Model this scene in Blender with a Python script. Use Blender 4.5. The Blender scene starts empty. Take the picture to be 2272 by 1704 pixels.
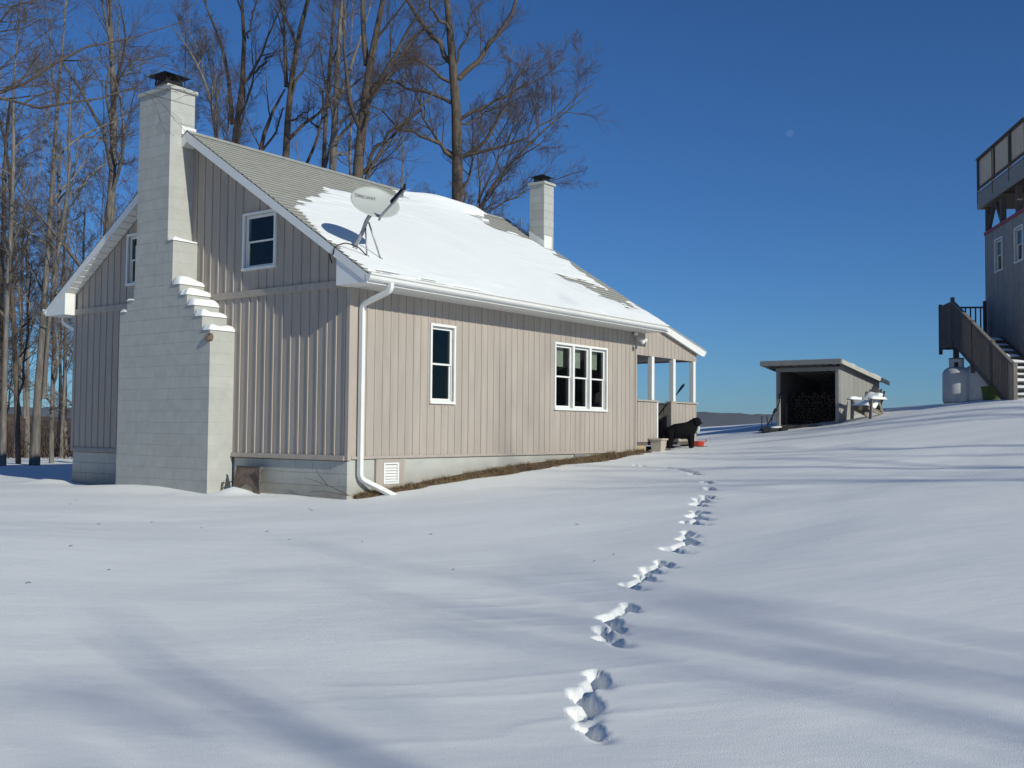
import bpy, bmesh, math, random
import numpy as np
from mathutils import Vector, Matrix
random.seed(7); rng = np.random.default_rng(7)
sc = bpy.context.scene
COL = sc.collection
R = math.radians
# ------------------------------------------------------------------ camera
CZ = 1.6
FPX, PITCH, ROLL, TH = 2323.0, .0433, .0089, .6386
cp, sp = math.cos(PITCH), math.sin(PITCH)
R0 = np.array([1, 0, 0.]); U0 = np.array([0, -sp, cp]); FW = np.array([0, cp, sp])
CR = R0*math.cos(ROLL)+U0*math.sin(ROLL); CU = -R0*math.sin(ROLL)+U0*math.cos(ROLL)
cam = bpy.data.cameras.new('camera'); camo = bpy.data.objects.new('camera', cam); COL.objects.link(camo)
cam.sensor_width = 36; cam.lens = 36*FPX/2272; cam.clip_end = 9000; cam.clip_start = .05
M = Matrix.Identity(4)
for i in range(3):
    M[i][0] = CR[i]; M[i][1] = CU[i]; M[i][2] = -FW[i]
M[2][3] = CZ
camo.matrix_world = M
sc.camera = camo
# ------------------------------------------------------------------ sky and sun
_su, _sv = .168, 1.0
SD = Vector((-_su*math.sin(.6386)+_sv*math.cos(.6386), -_su*math.cos(.6386)-_sv*math.sin(.6386), .478)).normalized()
world = bpy.data.worlds.new('World'); sc.world = world; world.use_nodes = True
wn = world.node_tree.nodes; wl = world.node_tree.links
sky = wn.new('ShaderNodeTexSky'); sky.sky_type = 'NISHITA'; sky.sun_disc = False
sky.sun_elevation = math.asin(SD.z); sky.sun_rotation = math.atan2(SD.x, SD.y)
sky.altitude = 700; sky.air_density = 1.0; sky.dust_density = .25; sky.ozone_density = 2.6
tint = wn.new('ShaderNodeMix'); tint.data_type = 'RGBA'; tint.blend_type = 'MULTIPLY'; tint.inputs[0].default_value = 1   # colour balance of the camera
tint.inputs[7].default_value = (.49, .98, 1.6, 1)
wl.new(sky.outputs[0], tint.inputs[6]); wl.new(tint.outputs[2], wn['Background'].inputs[0]); wn['Background'].inputs[1].default_value = .05
sun = bpy.data.lights.new('sun', 'SUN'); sun.energy = 3.65; sun.angle = R(.55); sun.color = (1, .972, .85)
suno = bpy.data.objects.new('sun', sun); COL.objects.link(suno)
suno.rotation_euler = SD.to_track_quat('Z', 'Y').to_euler(); suno.location = (20, -20, 30)
vs = sc.view_settings; vs.view_transform = 'Standard'; vs.look = 'None'; vs.exposure = .04; vs.gamma = 1; vs.use_curve_mapping = False
sc.cycles.max_bounces = 6

# ------------------------------------------------------------------ helpers
OZ = np.array([-2.6527, 17, -.4692+CZ])
uu = np.array([math.sin(TH), math.cos(TH), 0]); vv = np.array([-math.cos(TH), math.sin(TH), 0]); kk = np.array([0, 0, 1.])
def H(a, b, c): return OZ+a*uu+b*vv+c*kk
def ray(x, y): return FW+CR*(x-1136)/FPX-CU*(y-852)/FPX
def atd(x, y, D):            # photo pixel + distance along the view axis -> point
    d = ray(x, y); P = d*(D/d[1]); P[2] += CZ; return P
def h2(ix, iy, s):
    n = np.sin(ix*127.1+iy*311.7+s*74.7)*43758.5453
    return n-np.floor(n)
def vnoise(x, y, s=0):
    x = np.asarray(x, float); y = np.asarray(y, float)
    ix = np.floor(x); iy = np.floor(y); fx = x-ix; fy = y-iy
    fx = fx*fx*(3-2*fx); fy = fy*fy*(3-2*fy)
    a = h2(ix, iy, s); b = h2(ix+1, iy, s); c = h2(ix, iy+1, s); d = h2(ix+1, iy+1, s)
    return (a*(1-fx)+b*fx)*(1-fy)+(c*(1-fx)+d*fx)*fy*1.0
def sstep(a, b, x):
    t = np.clip((x-a)/(b-a), 0, 1); return t*t*(3-2*t)

def mesh_np(name, V, F, mat=None, smooth=False):
    """V (n,3), F (m,k) equal-size faces"""
    V = np.asarray(V, np.float32); F = np.asarray(F, np.int32)
    me = bpy.data.meshes.new(name); m, k = F.shape
    me.vertices.add(len(V)); me.vertices.foreach_set('co', V.ravel())
    me.loops.add(m*k); me.loops.foreach_set('vertex_index', F.ravel())
    me.polygons.add(m); me.polygons.foreach_set('loop_start', np.arange(0, m*k, k, dtype=np.int32))
    if smooth: me.polygons.foreach_set('use_smooth', np.ones(m, bool))
    me.update(calc_edges=True)
    if mat: me.materials.append(mat)
    return me
def link(name, me, parent=None, **props):
    o = bpy.data.objects.new(name, me); COL.objects.link(o)
    if parent is not None: o.parent = parent
    for a, b in props.items(): o[a] = b
    return o
def empty(name, loc=(0, 0, 0), rz=0, **props):
    o = bpy.data.objects.new(name, None); COL.objects.link(o); o.location = loc; o.rotation_euler = (0, 0, rz); o.empty_display_size = .2
    for a, b in props.items(): o[a] = b
    return o
class MB:
    """collects simple solids into one mesh"""
    def __init__(s): s.bm = bmesh.new()
    def box(s, x0, x1, y0, y1, z0, z1, bev=0):
        vs_ = [s.bm.verts.new(p) for p in ((x0, y0, z0), (x1, y0, z0), (x1, y1, z0), (x0, y1, z0), (x0, y0, z1), (x1, y0, z1), (x1, y1, z1), (x0, y1, z1))]
        fs = [s.bm.faces.new([vs_[i] for i in f]) for f in ((0, 3, 2, 1), (4, 5, 6, 7), (0, 1, 5, 4), (1, 2, 6, 5), (2, 3, 7, 6), (3, 0, 4, 7))]
        if bev:
            es = {e for f in fs for e in f.edges}
            bmesh.ops.bevel(s.bm, geom=list(es), offset=bev, segments=1, affect='EDGES')
        return s
    def prism(s, bot, top):
        """bot/top: matching lists of 3D points"""
        b = [s.bm.verts.new(p) for p in bot]; t = [s.bm.verts.new(p) for p in top]; n = len(b)
        s.bm.faces.new(b[::-1]); s.bm.faces.new(t)
        for i in range(n): s.bm.faces.new((b[i], b[(i+1) % n], t[(i+1) % n], t[i]))
        return s
    def tube(s, pts, rad, n=8, cap=True, flat=1.0):
        pts = [Vector(p) for p in pts]
        if not hasattr(rad, '__len__'): rad = [rad]*len(pts)
        rings = []
        up = None
        for i, p in enumerate(pts):
            t = (pts[min(i+1, len(pts)-1)]-pts[max(i-1, 0)]).normalized()
            if up is None:
                up = Vector((0, 0, 1)) if abs(t.z) < .95 else Vector((1, 0, 0))
            a = t.cross(up).normalized(); b = a.cross(t).normalized(); up = b
            rings.append([s.bm.verts.new(p+(a*math.cos(q*2*math.pi/n+math.pi/n)+b*flat*math.sin(q*2*math.pi/n+math.pi/n))*rad[i]) for q in range(n)])
        for A, B in zip(rings, rings[1:]):
            for q in range(n): s.bm.faces.new((A[q], A[(q+1) % n], B[(q+1) % n], B[q]))
        if cap:
            s.bm.faces.new(rings[0][::-1]); s.bm.faces.new(rings[-1])
        return s
    def beam(s, a, b, w, h):
        a = Vector(a); b = Vector(b); t = (b-a).normalized()
        up = Vector((0, 0, 1)) if abs(t.z) < .95 else Vector((0, 1, 0))
        x = t.cross(up).normalized()*(w/2); y = x.cross(t).normalized()*(h/2)
        return s.prism([a-x-y, a+x-y, a+x+y, a-x+y], [b-x-y, b+x-y, b+x+y, b-x+y])
    def lathe(s, prof, n=24, c=(0, 0, 0)):
        rings = [[s.bm.verts.new((c[0]+r_*math.cos(2*math.pi*i/n), c[1]+r_*math.sin(2*math.pi*i/n), c[2]+z)) for i in range(n)] for r_, z in prof]
        for A, B in zip(rings, rings[1:]):
            for q in range(n): s.bm.faces.new((A[q], A[(q+1) % n], B[(q+1) % n], B[q]))
        s.bm.faces.new(rings[0][::-1]); s.bm.faces.new(rings[-1]); return s
    def mesh(s, name, mat, smooth=False):
        bmesh.ops.recalc_face_normals(s.bm, faces=s.bm.faces)
        me = bpy.data.meshes.new(name); s.bm.to_mesh(me); s.bm.free()
        if mat: me.materials.append(mat)
        if smooth:
            for p in me.polygons: p.use_smooth = True
        return me
    def obj(s, name, mat, parent=None, smooth=False, **props): return link(name, s.mesh(name, mat, smooth), parent, **props)

# ------------------------------------------------------------------ materials
def mat(name, col, rough=.7, var=.08, scale=6., bump=0., bscale=60., objvar=0., spec=.3, metal=0., stretch=(1, 1, 1), col2=None, detail=4):
    m = bpy.data.materials.new(name); m.use_nodes = True; nt = m.node_tree; N = nt.nodes; L = nt.links
    b = N['Principled BSDF']; b.inputs['Roughness'].default_value = rough; b.inputs['Specular IOR Level'].default_value = spec; b.inputs['Metallic'].default_value = metal
    tc = N.new('ShaderNodeTexCoord'); mp = N.new('ShaderNodeMapping'); mp.inputs['Scale'].default_value = stretch; L.new(tc.outputs['Object'], mp.inputs[0])
    nz = N.new('ShaderNodeTexNoise'); nz.inputs['Scale'].default_value = scale; nz.inputs['Detail'].default_value = detail; L.new(mp.outputs[0], nz.inputs[0])
    rp = N.new('ShaderNodeValToRGB'); L.new(nz.outputs[0], rp.inputs[0])
    c2 = col2 if col2 else tuple(c*(1+var) for c in col); c1 = tuple(c*(1-var) for c in col) if not col2 else col
    rp.color_ramp.elements[0].color = (*c1, 1); rp.color_ramp.elements[1].color = (*c2, 1)
    rp.color_ramp.elements[0].position = .3; rp.color_ramp.elements[1].position = .7
    out = rp.outputs[0]
    if objvar:
        oi = N.new('ShaderNodeObjectInfo'); mr = N.new('ShaderNodeMapRange'); mr.inputs[3].default_value = 1-objvar; mr.inputs[4].default_value = 1+objvar
        L.new(oi.outputs['Random'], mr.inputs[0]); hs = N.new('ShaderNodeHueSaturation'); L.new(mr.outputs[0], hs.inputs['Value']); L.new(out, hs.inputs['Color']); out = hs.outputs[0]
    L.new(out, b.inputs['Base Color'])
    if bump:
        n2 = N.new('ShaderNodeTexNoise'); n2.inputs['Scale'].default_value = bscale; n2.inputs['Detail'].default_value = 5; L.new(mp.outputs[0], n2.inputs[0])
        bp = N.new('ShaderNodeBump'); bp.inputs['Strength'].default_value = bump; bp.inputs['Distance'].default_value = .02; L.new(n2.outputs[0], bp.inputs['Height']); L.new(bp.outputs[0], b.inputs['Normal'])
    return m
M_side = mat('taupe_siding', (.378, .332, .288), .6, .075, 3, .08, 120, .045, stretch=(2.5, 2.5, .35))
M_wallcore = mat('wall_sheathing', (.25, .21, .18), .8)
M_white = mat('white_trim', (.74, .74, .71), .45, .03, 4, .02, 40)
M_gutter = mat('white_gutter_paint', (.72, .72, .69), .35, .04, 5)
M_block = mat('painted_block', (.42, .425, .395), .8, .07, 5, .35, 90, .03)
M_mortar = mat('painted_mortar', (.40, .405, .38), .9, .05, 9, .2, 90)
M_found = mat('painted_foundation', (.42, .425, .39), .8, .07, 2.5, .15, 60)
nt_ = M_found.node_tree; N_, L_ = nt_.nodes, nt_.links
tc_ = N_.new('ShaderNodeTexCoord'); sx_ = N_.new('ShaderNodeSeparateXYZ'); L_.new(tc_.outputs['Object'], sx_.inputs[0])
n_s = N_.new('ShaderNodeTexNoise'); n_s.inputs['Scale'].default_value = 3.5; n_s.inputs['Detail'].default_value = 6; L_.new(tc_.outputs['Object'], n_s.inputs[0])
md = N_.new('ShaderNodeMath'); md.operation = 'MULTIPLY_ADD'; md.inputs[1].default_value = .07; L_.new(sx_.outputs[0], md.inputs[0]); md.inputs[2].default_value = -.62     # soil line rises along the wall
df_ = N_.new('ShaderNodeMath'); df_.operation = 'SUBTRACT'; L_.new(sx_.outputs[2], df_.inputs[0]); L_.new(md.outputs[0], df_.inputs[1])
mr_ = N_.new('ShaderNodeMapRange'); mr_.inputs[1].default_value = .0; mr_.inputs[2].default_value = .28; mr_.inputs[3].default_value = .75; mr_.inputs[4].default_value = 0; L_.new(df_.outputs[0], mr_.inputs[0])
mm_ = N_.new('ShaderNodeMath'); mm_.operation = 'MULTIPLY'; L_.new(mr_.outputs[0], mm_.inputs[0]); L_.new(n_s.outputs[0], mm_.inputs[1])
mx_ = N_.new('ShaderNodeMix'); mx_.data_type = 'RGBA'; L_.new(mm_.outputs[0], mx_.inputs[0]); L_.new(N_['Principled BSDF'].inputs['Base Color'].links[0].from_socket, mx_.inputs[6]); mx_.inputs[7].default_value = (.20, .15, .10, 1); L_.new(mx_.outputs[2], N_['Principled BSDF'].inputs['Base Color'])
M_shing = mat('grey_shingles', (.355, .362, .33), .9, .18, 9, .5, 220, stretch=(1, 2, 2))
M_shingle_shadow = mat('shingle_shadow_line', (.18, .18, .165), .95)  # shadow line under each shingle course, painted as a darker riser colour
M_black = mat('black_metal', (.012, .012, .013), .5, .2, 10)
M_flue = mat('clay_flue', (.55, .54, .50), .8)
M_floor = mat('interior', (.16, .14, .12), .8)
M_shade = mat('cream_shade', (.62, .58, .48), .8)
M_ceil = mat('porch_ceiling', (.30, .30, .29), .7)
M_dish = mat('grey_dish', (.40, .42, .40), .4, .03)
M_galv = mat('galvanized_pipe', (.34, .35, .36), .4, .1, 12, metal=.4)
M_text = mat('dark_lettering', (.03, .03, .035), .6)
M_wood = mat('weathered_wood', (.21, .185, .155), .8, .25, 5, .2, 40, .1, stretch=(6, 6, 1))
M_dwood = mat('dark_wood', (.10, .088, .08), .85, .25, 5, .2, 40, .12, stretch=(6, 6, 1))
M_greyw = mat('grey_boards', (.27, .265, .25), .75, .08, 5, .1, 40, .06, stretch=(4, 4, 1))
M_tside = mat('grey_tower_siding', (.31, .30, .29), .7, .08, 4, .08, 60, .06)
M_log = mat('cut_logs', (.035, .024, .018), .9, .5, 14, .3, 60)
M_red = mat('red_trim', (.33, .05, .06), .6)
M_tank = mat('white_tank', (.46, .48, .49), .45, .1, 3, .03, 20)
M_bark = mat('bark', (.07, .055, .044), .95, 0, 7, .8, 26, .12, stretch=(3, 3, .5), col2=(.15, .12, .093))
M_bark2 = mat('pale_bark', (.105, .095, .083), .95, 0, 5, .8, 26, .15, stretch=(3, 3, .5), col2=(.235, .212, .185))
M_twig = mat('twigs', (.10, .073, .058), .9, .25, 2)
M_grass = mat('dead_grass', (.22, .16, .09), .95, .35, 8)
M_soil = mat('soil', (.10, .065, .038), .95, .4, 7, .6, 50)
M_fur = mat('black_fur', (.004, .004, .0045), .8, .4, 30, 1.0, 70, spec=.15)
M_furw = mat('white_fur', (.55, .54, .51), .8, .1, 30, .4, 90)
M_bin = mat('beige_plastic', (.42, .37, .31), .5)
M_redpl = mat('red_plastic', (.55, .06, .035), .4)
M_dred = mat('dark_red_plastic', (.12, .015, .02), .5)
M_green = mat('green_plastic', (.10, .14, .04), .6, .2)
M_rust = mat('weathered_panel', (.17, .125, .095), .85, .3, 7, .2, 40)
M_brush = mat('brush', (.085, .06, .045), .95, .3, 1.5)
def glass():
    m = bpy.data.materials.new('window_glass'); m.use_nodes = True; N = m.node_tree.nodes; L = m.node_tree.links
    N.clear(); o = N.new('ShaderNodeOutputMaterial'); mx = N.new('ShaderNodeMixShader'); t = N.new('ShaderNodeBsdfTransparent'); g = N.new('ShaderNodeBsdfGlossy')
    t.inputs[0].default_value = (.72, .77, .76, 1); g.inputs['Roughness'].default_value = .01; fr = N.new('ShaderNodeFresnel'); fr.inputs[0].default_value = 1.5
    ge = N.new('ShaderNodeNewGeometry'); mu = N.new('ShaderNodeMath'); mu.operation = 'MULTIPLY_ADD'; mu.inputs[1].default_value = -1; mu.inputs[2].default_value = 1; L.new(ge.outputs['Backfacing'], mu.inputs[0]); m2 = N.new('ShaderNodeMath'); m2.operation = 'MULTIPLY'; L.new(fr.outputs[0], m2.inputs[0]); L.new(mu.outputs[0], m2.inputs[1]); L.new(m2.outputs[0], mx.inputs[0]); L.new(t.outputs[0], mx.inputs[1]); L.new(g.outputs[0], mx.inputs[2]); L.new(mx.outputs[0], o.inputs[0]); return m
M_glass = glass()
def snowmat(name, fine=1.0):
    m = bpy.data.materials.new(name); m.use_nodes = True; N = m.node_tree.nodes; L = m.node_tree.links
    b = N['Principled BSDF']; b.inputs['Roughness'].default_value = .65; b.inputs['Specular IOR Level'].default_value = .25
    tc = N.new('ShaderNodeTexCoord')
    n1 = N.new('ShaderNodeTexNoise'); n1.inputs['Scale'].default_value = .7; n1.inputs['Detail'].default_value = 3; L.new(tc.outputs['Object'], n1.inputs[0])
    rp = N.new('ShaderNodeValToRGB'); rp.color_ramp.elements[0].color = (.80, .815, .80, 1); rp.color_ramp.elements[1].color = (.865, .88, .86, 1); L.new(n1.outputs[0], rp.inputs[0]); L.new(rp.outputs[0], b.inputs['Base Color'])
    mp = N.new('ShaderNodeMapping'); mp.inputs['Scale'].default_value = (1, 2.2, 1); mp.inputs['Rotation'].default_value = (0, 0, R(-12)); L.new(tc.outputs['Object'], mp.inputs[0])
    n2 = N.new('ShaderNodeTexNoise'); n2.inputs['Scale'].default_value = 2.2; n2.inputs['Detail'].default_value = 3; L.new(mp.outputs[0], n2.inputs[0])
    n3 = N.new('ShaderNodeTexNoise'); n3.inputs['Scale'].default_value = 150; n3.inputs['Detail'].default_value = 3; L.new(tc.outputs['Object'], n3.inputs[0])
    b1 = N.new('ShaderNodeBump'); b1.inputs['Strength'].default_value = .16; b1.inputs['Distance'].default_value = .05; L.new(n2.outputs[0], b1.inputs['Height'])
    b2 = N.new('ShaderNodeBump'); b2.inputs['Strength'].default_value = .4*fine; b2.inputs['Distance'].default_value = .008; L.new(n3.outputs[0], b2.inputs['Height']); L.new(b1.outputs[0], b2.inputs['Normal'])
    L.new(b2.outputs[0], b.inputs['Normal'])
    # a few glinting crystals
    vo = N.new('ShaderNodeTexVoronoi'); vo.inputs['Scale'].default_value = 38; L.new(tc.outputs['Object'], vo.inputs[0])
    lt = N.new('ShaderNodeMath'); lt.operation = 'LESS_THAN'; lt.inputs[1].default_value = .05; L.new(vo.outputs['Distance'], lt.inputs[0])
    mr = N.new('ShaderNodeMapRange'); mr.inputs[3].default_value = .65; mr.inputs[4].default_value = .25; L.new(lt.outputs[0], mr.inputs[0]); L.new(mr.outputs[0], b.inputs['Roughness'])
    return m
M_snow = snowmat('snow')

# ------------------------------------------------------------------ terrain
def hp(a, b, z): P = H(a, b, z); return (P[0], P[1], P[2]-CZ)
cps = [(0, 0, -1.55), (0, 5, -1.53), (-4, 5, -1.46), (3, 5, -1.42), (-12, 4, -1.25), (8, 2, -1.2), (3.9, 8, -1.13), (5.9, 12, -.72), (8.8, 18, -.24), (0, 10, -1.36), (-6, 11, -1.25), (-15, 14, -1.1),
       hp(0, -.1, -.66), hp(-.6, 2.9, -.665), hp(-.6, 5.6, -.67), hp(-.3, 8.4, -.72), hp(1.45, -.3, -.56), hp(3, -.3, -.42), hp(4.8, -.3, -.29), hp(7.1, -.3, -.19), hp(9.3, -.3, -.05),
       (1.5, 15, -1.02), (3.0, 20, -.68), hp(11, -.6, .03), (4.2, 25.7, -.37), (5.4, 27.6, -.27), (7.0, 35, .03), (7.2, 29.9, .09), (8.77, 28.05, .21), (10.3, 29.2, .63), (11.2, 32, .72), (12.4, 30.3, .80), (13, 30.6, .88), (11.8, 25.2, .74), (8.3, 24, -.02), (9.4, 27.6, .36),
       (15, 22, .75), (20, 30, 1.2), (14, 10, -.2), (8, 45, .1), (12, 60, .25), (22, 50, 1.0), (35, 60, 1.1), (-3, 34, -1.0), (-15, 24, -1.12), (-12, 31, -1.2), (-20, 40, -1.3), (-30, 30, -1.2), (-25, 60, -1.8), (0, 60, -.4),
       (25, -20, -.6), (-20, -20, -1.2), (5, -25, -1.5), (35, 5, .6), (35, 30, 1.6), (-40, 0, -1.3), (-6, 20, -1.1), (-10, 25, -1.15)]
cps = np.array(cps)
def tpsk(r2): return np.where(r2 > 1e-12, r2*np.log(r2+1e-12), 0)
n_ = len(cps); A_ = np.zeros((n_+3, n_+3)); d2 = ((cps[:, None, :2]-cps[None, :, :2])**2).sum(-1)
A_[:n_, :n_] = tpsk(d2)+np.eye(n_)*2.0; A_[:n_, n_] = 1; A_[:n_, n_+1:] = cps[:, :2]; A_[n_, :n_] = 1; A_[n_+1:, :n_] = cps[:, :2].T
w_ = np.linalg.solve(A_, np.concatenate([cps[:, 2], [0, 0, 0]]))
def terrain0(x, y):
    x = np.asarray(x, float); y = np.asarray(y, float); sh = x.shape; X = x.ravel(); Y = y.ravel()
    Xc = np.clip(X, -45, 45); Yc = np.clip(Y, -35, 75)
    z = np.full(len(X), w_[n_])+w_[n_+1]*Xc+w_[n_+2]*Yc
    for i in range(n_): z += w_[i]*tpsk((Xc-cps[i, 0])**2+(Yc-cps[i, 1])**2)
    far = sstep(70, 320, np.hypot(X, Y)); z = z*(1-far)+far*(-7.0)
    return (z+CZ).reshape(sh)
def relief(x, y):
    near = 1-sstep(18, 60, np.hypot(x, y))
    a = (vnoise(x*.55+y*.2, y*.9-x*.12, 1)-.5)*.055+(vnoise(x*1.3+y*.3, y*2.2-x*.5, 2)-.5)*.012+(vnoise(x*.23, y*.27, 3)-.5)*.09
    m_ = sstep(.5, .8, vnoise(x*.35+3, y*.3, 5)); rd = vnoise(x*.8+y*.25, y*2.4-x*.3, 6); a = a+m_*.007*(1-np.abs(2*rd-1))**3
    return a*near
def ground(x, y):
    return float(terrain0(np.array([x]), np.array([y]))[0]+relief(np.array([x]), np.array([y]))[0])
def gpix(px, py):
    """photo pixel -> where its ray meets the snow"""
    d = ray(px, py); t = np.concatenate([np.arange(3, 12, .01), np.arange(12, 60, .03)]); P = d[None]*t[:, None]
    below = P[:, 2]+CZ <= terrain0(P[:, 0], P[:, 1])+relief(P[:, 0], P[:, 1])
    i = int(np.argmax(below)); return P[i, 0], P[i, 1]
# paw prints left by a bounding dog
fp = [(320, 1210, 1.1), (225, 1322, 1.25), (283, 1352, .9), (215, 1405, 1.0), (262, 1488, 1.2), (490, 822, 1.), (372, 885, 1.25), (430, 940, .9), (345, 948, .9), (385, 1005, 1.15), (682, 578, 1.), (602, 612, 1.05), (582, 655, 1.), (495, 700, 1.05),
      (826, 410, 1.), (788, 442, .95), (832, 455, .9), (722, 500, 1.1), (882, 290, .9), (850, 312, 1.), (885, 326, .9), (835, 352, 1.0), (926, 206, .9), (896, 225, 1.), (868, 250, .9), (928, 126, .9), (936, 160, .9), (862, 82, .8), (845, 70, .8), (800, 57, .7), (770, 52, .7), (700, 42, .6), (560, 34, .6), (530, 33, .6)]
holes = []
for a, b, s in fp:
    x, y = gpix(1200+a*.3978, 1020+b*.3978); holes.append((x, y, s))
def holez(X, Y):
    Z = np.zeros_like(X)
    for i, (x, y, s) in enumerate(holes):
        m = (abs(X-x) < .8) & (abs(Y-y) < .8)
        if not m.any(): continue
        far = 1+.35*sstep(7, 13, y)
        ang = .35+.5*h2(i, 3, 5)-.25
        dx = X[m]-x; dy = Y[m]-y; ca, sa = math.cos(ang), math.sin(ang)
        p = (dx*ca+dy*sa)/(.056*s*far); q = (-dx*sa+dy*ca)/(.125*s*far)
        wob = (vnoise(X[m]*13, Y[m]*13, i)-.5)*.8+(vnoise(X[m]*26, Y[m]*26, i+9)-.5)*.2
        r = np.sqrt(p*p+q*q)+wob
        Z[m] = np.minimum(Z[m], -.105*s*(1-sstep(.5, 1.05, r))*(.8+.4*vnoise(X[m]*12, Y[m]*12, i+30)))
        Z[m] += .012*np.exp(-((r-1.35)/.28)**2)*(.4+vnoise(X[m]*11, Y[m]*11, 50+i))
        # scuffed drag trail towards the camera
        Z[m] += -.04*s*np.exp(-(p/.8)**2)*sstep(-2.4, -.9, q)*(1-sstep(-1.0, -.2, q))
    for i in range(len(holes)-1):          # dragged grooves joining the prints of one bound
        (x0, y0, s0), (x1, y1, s1) = holes[i], holes[i+1]; ln = math.hypot(x1-x0, y1-y0)
        if ln > .75: continue
        m = (abs(X-(x0+x1)/2) < .8) & (abs(Y-(y0+y1)/2) < .8)
        t = np.clip(((X[m]-x0)*(x1-x0)+(Y[m]-y0)*(y1-y0))/(ln*ln+1e-6), 0, 1)
        r = np.hypot(X[m]-x0-t*(x1-x0), Y[m]-y0-t*(y1-y0))/.05+(vnoise(X[m]*15, Y[m]*15, i+70)-.5)*.9
        Z[m] = np.minimum(Z[m], -.045*(1-sstep(.4, 1.1, r))*(.5+.9*vnoise(X[m]*9, Y[m]*9, i+80)))
    return Z
def axis(pts):
    out = [pts[0][0]]
    for (a, d0), (b, d1) in zip(pts, pts[1:]):
        x = a; 
        while x < b-1e-6:
            t = (x-a)/(b-a); x = x+d0*(1-t)+d1*t; out.append(min(x, b))
    return np.unique(np.round(out, 4))
gx = axis([(-2200, 300), (-300, 60), (-60, 4), (-20, .6), (-6, .22), (-1, .1), (.05, .022), (2.2, .022), (3.3, .05), (8, .22), (20, .5), (60, 4), (300, 60), (2200, 300)])
gy = axis([(-400, 100), (-60, 8), (-4, 1.5), (3.6, .15), (4.9, .024), (9.5, .026), (17, .045), (20, .15), (45, .4), (80, 3), (300, 30), (2600, 300)])
GX, GY = np.meshgrid(gx, gy)
GZ = terrain0(GX, GY)+relief(GX, GY)+holez(GX, GY)
# drift details at the house: wind scoop by the chimney, mounds
for (a, b, s, hgt) in [(-.45, 2.28, .24, .15), (-.95, 2.85, .22, .05), (-.8, 5.0, .8, .05), (-.5, 6.9, .7, .06), (-.35, 8.35, .3, .08)]:
    P = H(a, b, 0); GZ += hgt*np.exp(-((GX-P[0])**2+(GY-P[1])**2)/(2*s*s)*1.4)
P = H(-.05, 6.9, 0); GZ -= .10*np.exp(-((GX-P[0])**2+(GY-P[1])**2)/(.6))
ny, nx = GX.shape
idx = np.arange(ny*nx).reshape(ny, nx)
F = np.stack([idx[:-1, :-1], idx[:-1, 1:], idx[1:, 1:], idx[1:, :-1]], -1).reshape(-1, 4)
gme = mesh_np('snow_ground', np.stack([GX, GY, GZ], -1).reshape(-1, 3), F, M_snow, True)
link('snow_ground', gme, kind='structure', label='snow covered yard sloping up to the right', category='ground')

# far wooded hills beyond the field
def hills(name, y0, hgt, seed, m, xr=2400):
    X = np.linspace(-xr, xr, 500); V = []; 
    prof = [(-.5, -14), (-.2, 0), (0, 1), (.3, .5), (.8, -14)]
    top = hgt*(.55+.6*vnoise(X/420, X*0, seed)+.12*vnoise(X/40, X*0, seed+1)+.08*vnoise(X/9, X*0, seed+2))
    for a, q in prof:
        z = np.where(q == 1, top, q*top) if q > -10 else np.full_like(X, -14.)
        V.append(np.stack([X, y0+a*260+X*0, CZ+z], -1))
    V = np.array(V); k, n, _ = V.shape; id_ = np.arange(k*n).reshape(k, n)
    F = np.stack([id_[:-1, :-1], id_[:-1, 1:], id_[1:, 1:], id_[1:, :-1]], -1).reshape(-1, 4)
    link(name, mesh_np(name, V.reshape(-1, 3), F, m), kind='structure', label='distant wooded hills on the horizon', category='hills')
M_hill = mat('wooded_hill', (.06, .062, .068), .95, .3, .02)
hills('hills', 1700, 32, 4, M_hill)

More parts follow.
